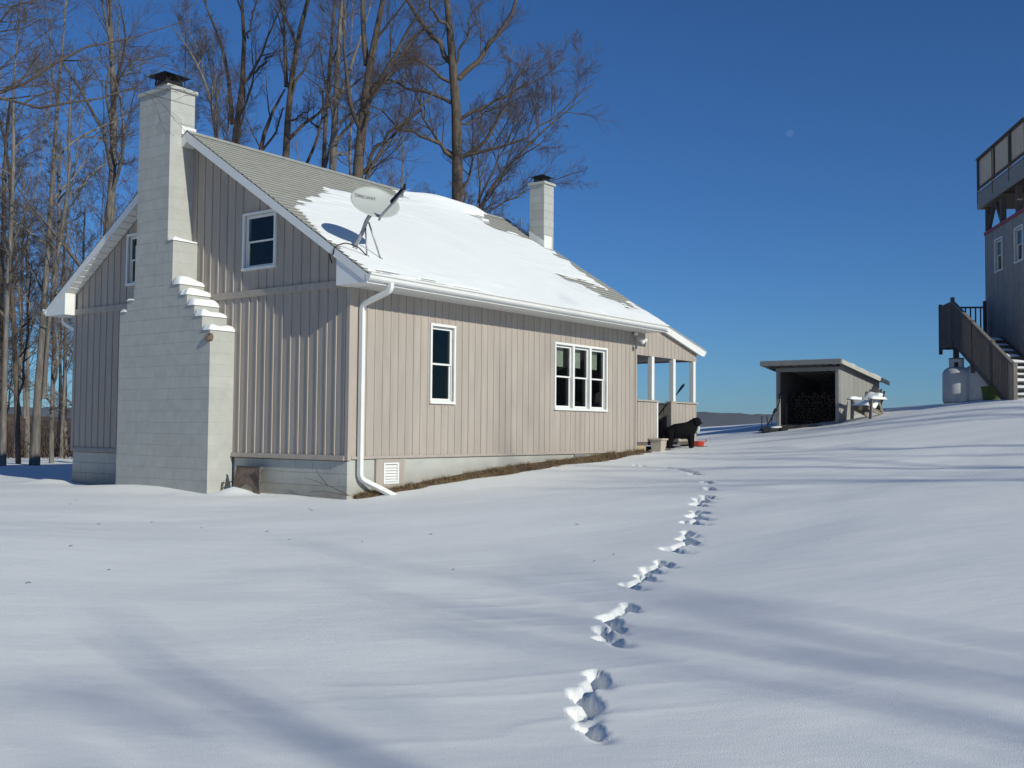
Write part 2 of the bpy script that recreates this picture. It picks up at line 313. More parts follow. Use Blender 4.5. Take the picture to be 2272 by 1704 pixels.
# ------------------------------------------------------------------ the house
W, L, ZE, ZA, G, OV, LR = 8.0827, 9.31, 2.9097, 5.9466, .2738, .6813, 9.6417
SL = (ZA-ZE)/(W/2+OV)
def zr(v): return ZA-SL*abs(v-W/2)
house = empty('house', H(0, 0, 0), math.pi/2-TH, label='taupe one and a half storey house with snowy gable roof and block chimney', category='house')
def mp_long(s, o, z): return (s, -o, z)
def mp_gab(s, o, z): return (-o, s, z)
def mp_far(s, o, z): return (L+o, s, z)
def boards(parent, fn, s0, s1, w, zb, ztop, wins, matl, name='siding_board', core=None, rib=.014, ribw=.034, flip=False):
    n = max(1, round((s1-s0)/w)); w = (s1-s0)/n
    for i in range(n):
        a, b = s0+i*w, s0+(i+1)*w
        cuts = sorted({a, b}|{e for (p, q, _, _) in wins for e in (p, q) if a < e < b})
        for c0, c1 in zip(cuts, cuts[1:]):
            mid = (c0+c1)/2; segs = [[zb, None]]
            for (p, q, y0, y1) in wins:
                if p <= mid <= q:
                    last = segs.pop(); segs += [[last[0], y0], [y1, last[1]]]
            for z0, z1 in segs:
                if z1 is None and min(ztop(c0), ztop(c1)) <= z0+.02: 
                    if max(ztop(c0), ztop(c1)) <= z0+.02: continue
                full = (c1 == b)
                if full and c1-c0 > .09:
                    pr = [(c0, -.01), (c0, 0), (c1-.016-ribw, 0), (c1-.012-ribw, rib), (c1-.016, rib), (c1-.012, 0), (c1-.011, -.008), (c1, -.008), (c1, -.01)]
                    if flip: pr = [(c0+c1-s_, o_) for s_, o_ in pr][::-1]
                else: pr = [(c0, -.01), (c0, 0), (c1, 0), (c1, -.01)]
                tp = [max((z1 if z1 is not None else ztop(s_)), z0+.004) for s_, _ in pr]
                MB().prism([fn(s_, o_, z0) for s_, o_ in pr], [fn(s_, o_, t_) for (s_, o_), t_ in zip(pr, tp)]).obj(name, matl, parent)
                if core is not None:
                    pr = [(c0, -.0105), (c1, -.0105), (c1, -.11), (c0, -.11)]
                    tp = [max((z1 if z1 is not None else ztop(s_)), z0+.004) for s_, _ in pr]
                    core.prism([fn(s_, o_, z0) for s_, o_ in pr], [fn(s_, o_, t_) for (s_, o_), t_ in zip(pr, tp)])
CORE = MB()
w1 = (2.02, 2.63, .96, 2.305); w2 = (5.945, 7.955, .925, 2.255)
g1 = (1.865, 2.66, 3.29, 4.23); g2 = (5.42, 6.215, 3.29, 4.23)
boards(house, mp_long, .06, L-.05, .192, .0, lambda s: 2.80, [w1, w2], M_side, core=CORE)
boards(house, mp_gab, .06, W-.06, .2205, .02, lambda s: 2.80, [], M_side, core=CORE, flip=True)
boards(house, mp_gab, .06, W-.06, .2205, 2.89, lambda s: zr(s)-.15, [g1, g2], M_side, core=CORE, flip=True)
CORE.box(.012, .11, .0, W, 2.80, 2.885); CORE.box(0.12, L, .012, .11, 2.80, 3.2)
CORE.box(.02, L-.02, W-.11, W-.02, 0, 3.2)
CORE.prism([(L-.11, .02, 0), (L-.11, W-.02, 0), (L-.11, W-.02, 3.2), (L-.11, W/2, ZA-.16), (L-.11, .02, 3.2)], [(L-.01, .02, 0), (L-.01, W-.02, 0), (L-.01, W-.02, 3.2), (L-.01, W/2, ZA-.16), (L-.01, .02, 3.2)])
CORE.obj('wall', M_wallcore, house)
mb = MB(); mb.box(.13, L-.13, .13, W-.13, -.05, -.005); mb.box(.13, L-.13, .13, W-.13, 2.62, 2.7); mb.box(3.6, 3.68, .13, W-.13, 0, 2.6); mb.box(.13, L-.13, 3.4, 3.48, 0, 2.6); mb.obj('floor', M_floor, house)
# corner posts, belt trim, skirt
mb = MB(); mb.box(-.02, .058, -.02, .058, -.06, 2.8); mb.obj('corner_post', M_side, house)
mb = MB(); mb.box(-.02, .058, W-.058, W+.02, -.06, 2.8); mb.obj('corner_post', M_side, house)
mb = MB(); mb.box(L-.048, L+.02, -.022, .05, 0, 2.8); mb.obj('corner_post', M_side, house)
mb = MB(); mb.box(-.035, .005, .06, W-.06, 2.77, 2.89); mb.obj('belt_trim', M_side, house)
mb = MB(); mb.prism([(-.028, .0585, .02), (-.05, .0585, -.055), (.0, .0585, -.07), (.011, .0585, .02)], [(-.028, W-.0585, .02), (-.05, W-.0585, -.055), (.0, W-.0585, -.07), (.011, W-.0585, .02)]); mb.obj('skirt_board', M_side, house)
mb = MB(); mb.box(.0585, L-.049, -.03, .011, -.04, .004); mb.obj('skirt_board', M_side, house)
# foundation
mb = MB(); mb.box(.03, L, .012, .3, -1.6, -.045); mb.box(.04, .3, .3, W-.02, -1.6, -.075); mb.box(.3, L-.02, W-.3, W-.02, -1.6, -.06); mb.obj('foundation', M_found, house)
def block_rows(parent, fn, s0, s1, z0, z1, bh, bw, o0, o1, m, off=0):
    k = 0; z = z0
    while z < z1-.02:
        s = s0-(bw/2 if (k+off) % 2 else 0)
        while s < s1-.01:
            a, b = max(s, s0)+.0022, min(s+bw, s1)-.0022
            if b-a > .03:
                mb = MB(); P = [fn(a, o0, z+.0018), fn(b, o1, min(z+bh, z1)-.0018)]
                x0, x1 = sorted((P[0][0], P[1][0])); y0, y1 = sorted((P[0][1], P[1][1]))
                mb.box(x0, x1, y0, y1, P[0][2], P[1][2], .003); mb.obj('block', m, parent)
            s += bw
        z += bh; k += 1
fnd = link('block_course', MB().box(.02, .06, .0, .001, -1.4, -1.39).mesh('block_course', M_mortar), house)
block_rows(fnd, mp_gab, .012, 2.84, -.075-.2085*5, -.075, .2085, .41, -.04, -.008, M_found)
block_rows(fnd, mp_gab, 5.7, W-.02, -.075-.2085*5, -.075, .2085, .41, -.04, -.008, M_found, 1)

# windows -----------------------------------------------------------------
def window(fn, s0, s1, z0, z1, panes=1, casing=.045, shades=False, parent=house):
    def bx(m_, a, b, o0, o1, c, d):
        P, Q = fn(a, o0, c), fn(b, o1, d)
        m_.box(min(P[0], Q[0]), max(P[0], Q[0]), min(P[1], Q[1]), max(P[1], Q[1]), c, d)
    m = MB(); c = casing
    bx(m, s0-c, s1+c, -.02, .038, z1, z1+c); bx(m, s0-c, s1+c, -.02, .045, z0-c, z0)
    bx(m, s0-c, s0, -.02, .036, z0, z1); bx(m, s1, s1+c, -.02, .036, z0, z1)
    bx(m, s0+.001, s0+.02, -.11, -.021, z0, z1); bx(m, s1-.02, s1-.001, -.11, -.021, z0, z1); bx(m, s0+.02, s1-.02, -.11, -.021, z0, z0+.02); bx(m, s0+.02, s1-.02, -.11, -.021, z1-.02, z1)
    w = (s1-s0)/panes
    for i in range(1, panes): bx(m, s0+i*w-.035, s0+i*w+.035, -.1, .034, z0+.001, z1-.001)
    f = m.obj('window', M_white, parent)
    zm = (z0+z1)/2
    for i in range(panes):
        a = s0+i*w+(.037 if i else .022); b = s0+(i+1)*w-(.037 if i < panes-1 else .022)
        for (c0, c1, oo) in ((z0+.022, zm+.02, -.05), (zm-.018, z1-.022, -.028)):
            m = MB(); t = .03
            bx(m, a, b, oo-.02, oo, c0, c0+t); bx(m, a, b, oo-.02, oo, c1-t, c1); bx(m, a, a+t, oo-.02, oo, c0+t, c1-t); bx(m, b-t, b, oo-.02, oo, c0+t, c1-t)
            m.obj('sash', M_white, f)
            m = MB(); bx(m, a+t, b-t, oo-.014, oo-.010, c0+t, c1-t); m.obj('pane', M_glass, f)
        if shades:
            m = MB(); bx(m, a+.06, b-.1, -.16, -.155, zm+.22, z1-.03); m.obj('roller_shade', M_shade, f)
window(mp_long, *w1); window(mp_long, *w2, panes=3, shades=True)
window(mp_gab, *g1); window(mp_gab, *g2)

# roof ----------------------------------------------------------------------
def roofside(sign):
    f = (lambda v: v) if sign < 0 else (lambda v: W-v)
    tpar = ((lambda n: n))
    # deck slab
    mb = MB(); pts = [(-OV, ZE-.03), (W/2, ZA-.03), (W/2, ZA-.12), (-OV, ZE-.12)]
    mb.prism([(-G, f(a), b) for a, b in pts], [(LR, f(a), b) for a, b in pts]); d = mb.obj('roof_deck', M_white, house)
    # shingle courses
    Ls = math.hypot(W/2+OV, ZA-ZE); n = int(Ls/.14); V = []; Fq = []
    ca, sa = (W/2+OV)/Ls, (ZA-ZE)/Ls
    nu = 60
    us = np.linspace(-G-.015, LR+.015, nu)
    for i in range(n):
        s0_ = i*Ls/n-(.02 if i == 0 else 0); s1_ = (i+1)*Ls/n+.005
        for k_, (s_, hh) in enumerate(((s0_, -.02 if i else -.03), (s0_, .012), (s1_, -.012))):
            wob = (h2(np.arange(nu), np.full(nu, i), 9)-.5)*.004 if k_ == 1 else 0
            v_ = -OV+s_*ca-(hh+wob)*sa; z_ = ZE+s_*sa+(hh+wob)*ca
            V.append(np.stack([us, np.vectorize(f)(v_*np.ones(nu)), z_*np.ones(nu)], -1))
        b = len(V)-3
        for k_ in range(2):
            A = (b+k_)*nu+np.arange(nu-1); Fq.append(np.stack([A, A+1, A+1+nu, A+nu], -1))
    sm_ = mesh_np('shingles', np.array(V).reshape(-1, 3), np.concatenate(Fq), M_shing); sm_.materials.append(M_shingle_shadow)
    sm_.polygons.foreach_set('material_index', np.tile(np.repeat(np.array([1, 0], np.int32), nu-1), n)); o = link('shingles', sm_, d, kind='stuff')
    # rake boards (white), both ends
    for ua, ub in ((-G-.012, -G-.001), (LR+.001, LR+.012)):
        mb = MB(); pts = [(-OV, ZE-.02), (W/2-.002, ZA-.02), (W/2-.002, ZA-.21), (-OV+.02, ZE-.155)]
        mb.prism([(ua, f(a), b) for a, b in pts], [(ub, f(a), b) for a, b in pts]); mb.obj('rake_board', M_white, house)
    # rake soffit under the gable overhang, in ribs
    nseg = 24
    for i in range(nseg):
        a = .06+(W/2-.1)*i/nseg; b = .06+(W/2-.1)*(i+1)/nseg-.012; dz = -.17
        mb = MB(); pts = [(a, zr(a)+dz), (b, zr(b)+dz-.006), (b, zr(b)+dz+.02), (a, zr(a)+dz+.02)]
        mb.prism([(-G, f(p), q) for p, q in pts], [(-.02, f(p), q) for p, q in pts]); mb.obj('soffit_panel', M_white, house)
    # boxed eave return at the gable end
    mb = MB(); pts = [(.05, 2.765), (-.62, 2.765), (-.62, 2.86), (.05, zr(.05)-.13)]
    mb.prism([(-G+.004, f(a), b) for a, b in pts], [(-.021, f(a), b) for a, b in pts]); mb.obj('eave_return', M_white, house)
    # eave soffit and fascia
    mb = MB(); y0, y1 = sorted((f(-.621), f(-.002))); mb.box(-.02, LR-.01, y0, y1, 2.767, 2.785); mb.obj('eave_soffit', M_white, house)
    mb = MB(); y0, y1 = sorted((f(-.64), f(-.622))); mb.box(-G+.006, LR-.008, y0, y1, 2.76, 2.875); mb.obj('fascia', M_white, house)
    # gutter: open trough
    pr = [(-.643, 2.90), (-.643, 2.80), (-.70, 2.80), (-.725, 2.825), (-.735, 2.87), (-.76, 2.885), (-.765, 2.915), (-.755, 2.915), (-.75, 2.892), (-.727, 2.876), (-.717, 2.83), (-.698, 2.806), (-.649, 2.806), (-.649, 2.90)]
    ue = 9.52 if sign < 0 else LR
    mb = MB(); mb.prism([(-G-.02, f(a), b) for a, b in pr], [(ue, f(a), b) for a, b in pr])
    q = [(-.6495, 2.8065), (-.6985, 2.8065), (-.7165, 2.83), (-.7265, 2.876), (-.75, 2.893), (-.75, 2.898), (-.6495, 2.898)]
    for a_, b_ in ((-G-.019, -G-.012), (ue-.008, ue-.001)): mb.prism([(a_, f(a), b) for a, b in q], [(b_, f(a), b) for a, b in q])
    gt = mb.obj('gutter', M_gutter, house)
roofside(-1); roofside(1)
mb = MB(); mb.prism([(-G-.014, W/2-.13, zr(W/2-.13)+.004), (-G-.014, W/2, ZA+.014), (-G-.014, W/2+.13, zr(W/2+.13)+.004), (-G-.014, W/2, ZA+.002)], [(LR+.014, W/2-.13, zr(W/2-.13)+.004), (LR+.014, W/2, ZA+.014), (LR+.014, W/2+.13, zr(W/2+.13)+.004), (LR+.014, W/2, ZA+.002)]); mb.obj('ridge_cap', M_shing, house)
# downspouts
def smooth_path(pts, r=.09, n=4):
    out = [Vector(pts[0])]
    for a, b, c in zip(pts, pts[1:], pts[2:]):
        a, b, c = Vector(a), Vector(b), Vector(c); p = b+(a-b).normalized()*r; q = b+(c-b).normalized()*r
        for i in range(n+1):
            t = i/n; out.append(p*(1-t)**2+b*2*t*(1-t)+q*t*t)
    return out+[Vector(pts[-1])]
mb = MB(); mb.tube(smooth_path([(.215, -.70, 2.81), (.215, -.70, 2.68), (.215, -.075, 2.50), (.215, -.075, -.36), (.80, -.32, -.66)]), .052, 4); mb.obj('downspout', M_gutter, house)
mb = MB(); mb.tube(smooth_path([(.15, W+.70, 2.81), (.15, W+.70, 2.66), (.15, W+.08, 2.42), (.15, W+.08, -.5)]), .052, 4); mb.obj('downspout', M_gutter, house)

# chimneys --------------------------------------------------------------------
CH = .2085; ZB = -.685-CH*2
lv = [(2.90, 5.66, ZB, 2.18), (3.13, 5.66, 2.18, 2.44), (3.36, 5.66, 2.44, 2.645), (3.58, 5.45, 2.645, 2.85), (3.80, 5.22, 2.85, 3.055), (4.03, 5.20, 3.055, 3.88), (4.195, 5.17, 3.88, 6.70)]
mb = MB()
for a, b, c, d in lv: mb.box(-.526, .0, a+.004, b-.004, c, d-.004)
chim = mb.obj('chimney', M_mortar, house)
for i, (a, b, c, d) in enumerate(lv):
    n = max(1, round((d-c)/CH)); block_rows(chim, mp_gab, a, b, c, d, (d-c)/n, .41, .005, .53, M_block, i)
mb = MB(); mb.box(-.565, .045, 4.155, 5.21, 6.701, 6.775, .012); mb.obj('chimney_crown', M_block, chim)
mb = MB(); mb.box(-.40, -.10, 4.50, 4.86, 6.776, 6.93, .01); mb.obj('flue_tile', M_flue, chim)
def cap(parent, cx, cy, z, w, h):
    mb = MB(); a = w*.60
    mb.box(cx-a, cx+a, cy-a, cy+a, z, z+h*.25)
    for i in (-1, 1):
        for j in (-1, 1): mb.box(cx+i*a*.9-.012, cx+i*a*.9+.012, cy+j*a*.9-.012, cy+j*a*.9+.012, z+h*.25, z+h*.62)
    for t in (-.5, 0, .5):
        for j in (-1, 1): mb.box(cx+t*a-.005, cx+t*a+.005, cy+j*a*.9-.005, cy+j*a*.9+.005, z+h*.25, z+h*.62); mb.box(cx+j*a*.9-.005, cx+j*a*.9+.005, cy+t*a-.005, cy+t*a+.005, z+h*.25, z+h*.62)
    b = w*.98; z0 = z+h*.62; z1 = z+h
    bs = [(cx-b, cy-b, z0), (cx+b, cy-b, z0), (cx+b, cy+b, z0), (cx-b, cy+b, z0)]; e = w*.06
    mb.prism(bs, [(cx-e, cy-e, z1), (cx+e, cy-e, z1), (cx+e, cy+e, z1), (cx-e, cy+e, z1)]); mb.obj('flue_cap', M_black, parent)
mb = MB(); mb.tube([(-.50, 2.93, 2.04), (-.535, 2.93, 2.04), (-.56, 2.925, 2.045), (-.565, 2.925, 2.05)], [.085, .082, .07, .03], 9); mb.obj('pipe_stub', M_rust, chim)
cap(chim, -.25, 4.68, 6.90, .30, .27)
mb = MB(); mb.box(-.30, .02, 4.172, 4.191, 5.90, 6.06); mb.obj('flashing', M_white, chim)
mb = MB(); a0, a1, b0, b1 = 9.235, 9.66, 2.60, 3.05
mb.box(a0+.006, a1-.006, b0+.006, b1-.006, 4.6, 6.62)
ch2 = mb.obj('chimney', M_mortar, house, label='slim second chimney at the far end of the roof')
z = 4.55
while z < 6.60:
    mb = MB(); mb.box(a0, a1, b0, b1, z+.003, min(z+.2, 6.62)-.003, .005); mb.obj('block', M_block, ch2); z += .2
mb = MB(); mb.box(a0-.04, a1+.04, b0-.04, b1+.04, 6.621, 6.69, .01); mb.obj('chimney_crown', M_block, ch2)
cap(ch2, (a0+a1)/2, (b0+b1)/2, 6.69, .24, .24)
mb = MB(); mb.prism([(a0-.012, b1, zr(b1)-.02), (a0-.012, b0-.01, zr(b0)-.02), (a0-.012, b0-.01, zr(b0)+.16), (a0-.012, b1, zr(b1)+.16)], [(a0-.002, b1, zr(b1)-.02), (a0-.002, b0-.01, zr(b0)-.02), (a0-.002, b0-.01, zr(b0)+.16), (a0-.002, b1, zr(b1)+.16)])
mb.box(a0, a1-.1, b0-.014, b0-.003, zr(b0)-.02, zr(b0)+.3); mb.obj('flashing', M_white, ch2)

# porch -----------------------------------------------------------------------
PE = 12.43
def zp(u): return 3.295-.2285*(u-9.516)
hw = lambda s: 1.16
boards(house, mp_long, 9.40, 10.34, .155, .2, hw, [], M_side, rib=.012, ribw=.02)
boards(house, mp_long, 11.30, PE, .19, .2, hw, [], M_side, rib=.012, ribw=.02)
boards(house, mp_long, 9.34, PE, .192, 2.25, lambda s: min(zp(s)-.17, 3.05), [], M_side, rib=.012, ribw=.02)
mb = MB(); mb.box(9.34, 10.34, .0105, .09, .2, 1.16); mb.box(11.01, PE, .0105, .09, .2, 1.16); mb.box(PE-.09, PE, .09, W, .2, 1.16); mb.obj('porch_half_wall', M_wallcore, house)
mb = MB(); mb.box(11.01, 11.298, -.03, .0, .2, 1.16); mb.obj('corner_post', M_side, house)
mb = MB(); mb.box(10.30, 10.36, -.02, .1, .2, 1.16); mb.obj('corner_post', M_white, house)
for a, b in ((9.33, 10.38), (10.99, PE+.04)):
    mb = MB(); mb.box(a, b, -.045, .12, 1.161, 1.195); mb.obj('rail_cap', M_side, house)
mb = MB(); mb.box(PE-.12, PE+.04, .121, W, 1.161, 1.195); mb.obj('rail_cap', M_side, house)
# inner boards on the far half wall
for i in range(14):
    mb = MB(); mb.box(PE-.115, PE-.0905, .1+i*.2, .1+i*.2+.17, .22, 1.155); mb.obj('inner_board', M_side, house)
for a in (10.11, 11.20, 12.29):
    mb = MB(); mb.box(a-.06, a+.06, -.02, .10, 1.196, 2.249, .006); mb.obj('porch_post', M_white, house)
mb = MB(); mb.box(12.29-.06, 12.29+.06, W-.103, W-.08, 1.196, 2.249, .006); mb.obj('porch_post', M_white, house)
mb = MB(); mb.prism([(9.34, .0105, 2.25), (PE, .0105, 2.25), (PE, .0105, zp(PE)-.175), (9.34, .0105, 3.0)], [(9.34, .1, 2.25), (PE, .1, 2.25), (PE, .1, zp(PE)-.175), (9.34, .1, 3.0)]); mb.box(PE-.1, PE, .1, W, 2.25, 2.5); mb.obj('porch_header', M_wallcore, house)
mb = MB(); mb.box(9.34, PE-.1, .1, W, 2.28, 2.32); mb.obj('porch_ceiling', M_ceil, house)
mb = MB(); mb.prism([(9.665, -.103, zp(9.665)-.03), (12.68, -.103, zp(12.68)-.03), (12.68, -.103, zp(12.68)-.11), (9.665, -.103, zp(9.665)-.11)], [(9.665, W+.2, zp(9.665)-.03), (12.68, W+.2, zp(12.68)-.03), (12.68, W+.2, zp(12.68)-.11), (9.665, W+.2, zp(9.665)-.11)]); mb.obj('porch_roof', M_ceil, house)
mb = MB(); mb.prism([(9.66, -.13, zp(9.66)+.005), (12.71, -.13, zp(12.71)+.005), (12.71, -.13, zp(12.71)-.028), (9.66, -.13, zp(9.66)-.028)], [(9.66, W+.2, zp(9.66)+.005), (12.71, W+.2, zp(12.71)+.005), (12.71, W+.2, zp(12.71)-.028), (9.66, W+.2, zp(9.66)-.028)]); mb.obj('porch_shingles', M_shing, house)
mb = MB(); mb.prism([(9.68, -.118, zp(9.68)-.029), (12.67, -.118, zp(12.67)-.029), (12.67, -.118, 2.40), (12.50, -.118, 2.40), (9.68, -.118, zp(9.68)-.19)], [(9.68, -.104, zp(9.68)-.029), (12.67, -.104, zp(12.67)-.029), (12.67, -.104, 2.40), (12.50, -.104, 2.40), (9.68, -.104, zp(9.68)-.19)]); mb.obj('rake_board', M_white, house)
mb = MB(); mb.prism([(9.68, -.103, zp(9.68)-.185), (12.6, -.103, zp(12.6)-.185), (12.6, -.103, zp(12.6)-.17), (9.68, -.103, zp(9.68)-.17)], [(9.68, -.02, zp(9.68)-.185), (12.6, -.02, zp(12.6)-.185), (12.6, -.02, zp(12.6)-.17), (9.68, -.02, zp(9.68)-.17)]); mb.obj('soffit_panel', M_white, house)
pr = [(12.685, 2.55), (12.685, 2.45), (12.76, 2.45), (12.80, 2.55), (12.79, 2.55), (12.755, 2.46), (12.693, 2.46), (12.693, 2.55)]
mb = MB(); mb.prism([(a, -.103, b) for a, b in pr], [(a, W+.2, b) for a, b in pr]); mb.prism([(12.694, -.108, 2.461), (12.754, -.108, 2.461), (12.79, -.108, 2.55), (12.694, -.108, 2.55)], [(12.694, -.104, 2.461), (12.754, -.104, 2.461), (12.79, -.104, 2.55), (12.694, -.104, 2.55)]); mb.obj('gutter', M_gutter, house)
mb = MB(); mb.box(9.33, PE, .02, W, .12, .2); mb.obj('porch_floor', M_dwood, house)
mb = MB(); mb.box(9.35, 9.85, .03, .25, -.8, .119); mb.box(PE-.3, PE, .03, .3, -.8, .119); mb.obj('pier', mat('tan_block', (.36, .28, .17), .9), house)
mb = MB(); mb.box(10.4, 10.95, -.35, .015, -.3, .02); mb.box(10.4, 10.95, -.62, -.352, -.3, -.12); mb.obj('porch_step', M_wood, house)

# vents and light ---------------------------------------------------------------
mb = MB(); mb.box(.63, .80, -.035, .010, -.56, -.05); mb.box(1.175, 1.335, -.035, .010, -.56, -.05); mb.box(.801, 1.174, -.033, .010, -.56, -.47); mb.box(.801, 1.174, -.033, .010, -.11, -.05)
vent = mb.obj('foundation_vent', M_side, house)
mb = MB(); mb.box(.802, .835, -.05, -.0, -.469, -.111); mb.box(1.14, 1.173, -.05, 0, -.469, -.111); mb.box(.836, 1.139, -.05, 0, -.469, -.44); mb.box(.836, 1.139, -.05, 0, -.14, -.111); mb.obj('vent_frame', M_white, vent)
for i in range(6):
    z = -.428+i*.047
    mb = MB(); mb.prism([(.837, -.045, z), (.837, -.04, z-.006), (.837, -.008, z+.034), (.837, -.013, z+.04)], [(1.138, -.045, z), (1.138, -.04, z-.006), (1.138, -.008, z+.034), (1.138, -.013, z+.04)]); mb.obj('louvre', M_white, vent)
mb = MB(); mb.box(6.70, 7.10, -.01, .011, -.19, -.045); mb.obj('foundation_vent', mat('grey_vent', (.22, .22, .22), .6), house)
fl = empty('flood_light', (9.17, -.05, 2.66)); fl.parent = house
mb = MB(); mb.lathe([(.055, -.02), (.06, 0), (.05, .03), (.03, .06)], 14, (0, -.02, .04)); mb.obj('base_plate', M_white, fl, True)
M_bulb = mat('bulb_glass', (.75, .75, .73), .12, spec=.6)
for dx, dz in ((-.045, -.10), (.07, -.055)):
    mb = MB(); c = Vector((dx, -.22, dz-.04)); d = Vector((dx*1.2, -1, -.35)).normalized()
    mb.tube([Vector((dx*.4, -.02, 0)), c-d*.05, c-d*.02, c+d*.03, c+d*.055, c+d*.066], [.018, .022, .035, .052, .045, .01], 14); mb.obj('bulb', M_bulb, fl, True)

# ------------------------------------------------------------------ snow on the roof
def pdist(px, py, poly):
    """signed distance, negative inside"""
    d = np.full(px.shape, 1e9); ins = np.zeros(px.shape, bool); n = len(poly)
    for i in range(n):
        (x0, y0), (x1, y1) = poly[i], poly[(i+1) % n]
        ex, ey = x1-x0, y1-y0; t = np.clip(((px-x0)*ex+(py-y0)*ey)/(ex*ex+ey*ey+1e-9), 0, 1)
        d = np.minimum(d, np.hypot(px-x0-t*ex, py-y0-t*ey))
        c = ((y0 > py) != (y1 > py)); xi = np.where(c, (py-y0)/(y1-y0+1e-12)*ex+x0, 0); ins ^= c & (px < xi)
    return np.where(ins, -d, d)
us = np.arange(-.27, 9.645, .035); vs_ = np.arange(-.672, W/2+.5, .03)
UU, VV = np.meshgrid(us, vs_)
snow_poly = [(-.16, -.60), (-.2, -.13), (-.23, .14), (-.255, .46), (-.16, .75), (-.06, 1.12), (.084, 1.395), (.746, 1.853), (1.385, 2.374), (2.17, 2.765), (2.95, 2.92), (3.7, 3.0), (4.5, 3.25), (5.0, 3.6), (5.5, 4.3), (5.6, 5.2), (9.8, 5.2), (9.8, 2.9), (9.34, 2.45), (9.24, 1.6), (9.28, .7), (9.62, -.05), (9.8, -.70), (2.4, -.66), (1.0, -.60), (.35, -.56)]
b1 = [(7.3, 3.45), (8.0, 3.55), (8.9, 3.95), (9.4, 3.85), (9.35, 3.2), (9.05, 3.02), (8.3, 3.12), (7.7, 3.25)]
b2 = [(7.55, .92), (8.2, .85), (8.95, .70), (9.3, .35), (9.1, .02), (8.75, .10), (8.3, .42), (7.9, .68)]
ch_p = [(9.16, 2.52), (9.16, 3.1), (9.8, 3.1), (9.8, 2.52)]
row = np.floor((VV+OV)/.118)
jag = (vnoise(UU*1.6+row*7.3, row, 11)-.5)*.42+(vnoise(UU*5+row*3.1, row*2, 12)-.5)*.16
D = -pdist(UU, VV, snow_poly)
amp = .35+.65*sstep(1.0, 2.2, VV)
D = D+jag*amp
for b in (b1, b2): D = np.minimum(D, pdist(UU, VV, b)-.07+jag*.8)
D = np.minimum(D, pdist(UU, VV, ch_p)+.05*(vnoise(UU*6, VV*6, 3)-.5))
T = np.where(D > 0, .008+.05*(1-np.exp(-np.maximum(D, 0)/.6)), -.05)
T = np.where((D > -.03) & (D <= 0), -.02, T)
T += np.where(D > 0, (vnoise(UU*1.2, VV*1.2, 21)-.5)*.022*np.clip(D/.4, 0, 1), 0)
T += .13*sstep(5.3, 7.0, UU)*(1-sstep(8.0, 9.0, UU))*np.exp(-((VV-W/2)/.55)**2)*(D > 0)
ZZ = np.where(VV < W/2-.25, zr(VV), 0)
q = VV-W/2; ZZ = ZA-SL*np.where(abs(q) < .25, (q*q/.5+.125), abs(q))+T/.9 if True else ZZ
ZZ = np.where(D > 0, ZZ+.0, ZZ-.02)
ny, nx = UU.shape; id_ = np.arange(ny*nx).reshape(ny, nx)
keep = (np.maximum.reduce([D[:-1, :-1], D[1:, :-1], D[:-1, 1:], D[1:, 1:]]) > -.04).ravel()
F = np.stack([id_[:-1, :-1], id_[:-1, 1:], id_[1:, 1:], id_[1:, :-1]], -1).reshape(-1, 4)[keep]
PW = OZ+UU.reshape(-1, 1)*uu+VV.reshape(-1, 1)*vv+ZZ.reshape(-1, 1)*kk
link('roof_snow', mesh_np('roof_snow', PW, F, M_snow, True), kind='stuff', label='smooth snow sheet lying on the house roof with bare shingle patches', category='snow')
# snow on the chimney ledges
def ledge(a, b, c0, c1, z, t, lab, seed):
    n, m = 16, 12; A = np.linspace(0, 1, n); B = np.linspace(0, 1, m); AA, BB = np.meshgrid(A, B)
    prof = (1-(2*AA-1)**6)*(1-(2*BB-1)**6); hh = t*prof**.6*(.55+.9*vnoise(AA*2.5+seed, BB*2, seed))*(1.25-.5*AA)
    hh[(hh < .004)] = -.01
    ex = .02
    P = H(0, 0, 0)*0+OZ+(a-ex+(b-a+2*ex)*AA.reshape(-1, 1))*uu+(c0-ex+(c1-c0+ex+.01*vnoise(AA.reshape(-1, 1)*5, BB.reshape(-1, 1), seed))*BB.reshape(-1, 1))*vv+(z+hh.reshape(-1, 1))*kk
    id2 = np.arange(n*m).reshape(m, n); F = np.stack([id2[:-1, :-1], id2[:-1, 1:], id2[1:, 1:], id2[1:, :-1]], -1).reshape(-1, 4)
    link('ledge_snow', mesh_np('ledge_snow', P, F, M_snow, True), kind='stuff', label=lab, category='snow')
edges = [2.90, 3.13, 3.36, 3.58, 3.80, 4.03, 4.195]; tops = [2.18, 2.44, 2.645, 2.85, 3.055, 3.88]
nm = ['lowest', 'second lowest', 'third', 'fourth', 'fifth', 'highest']
for i in range(6): ledge(-.53, .0, edges[i], edges[i+1], tops[i], .11 if i < 5 else .055, 'snow cap on the %s step of the big block chimney' % nm[i], i+1)
for i, (a, b, z) in enumerate(((5.45, 5.66, 2.645), (5.22, 5.45, 2.85))): ledge(-.53, .0, a, b, z, .05, 'thin snow on the %s left step of the big block chimney' % ('lower', 'upper')[i], 20+i)

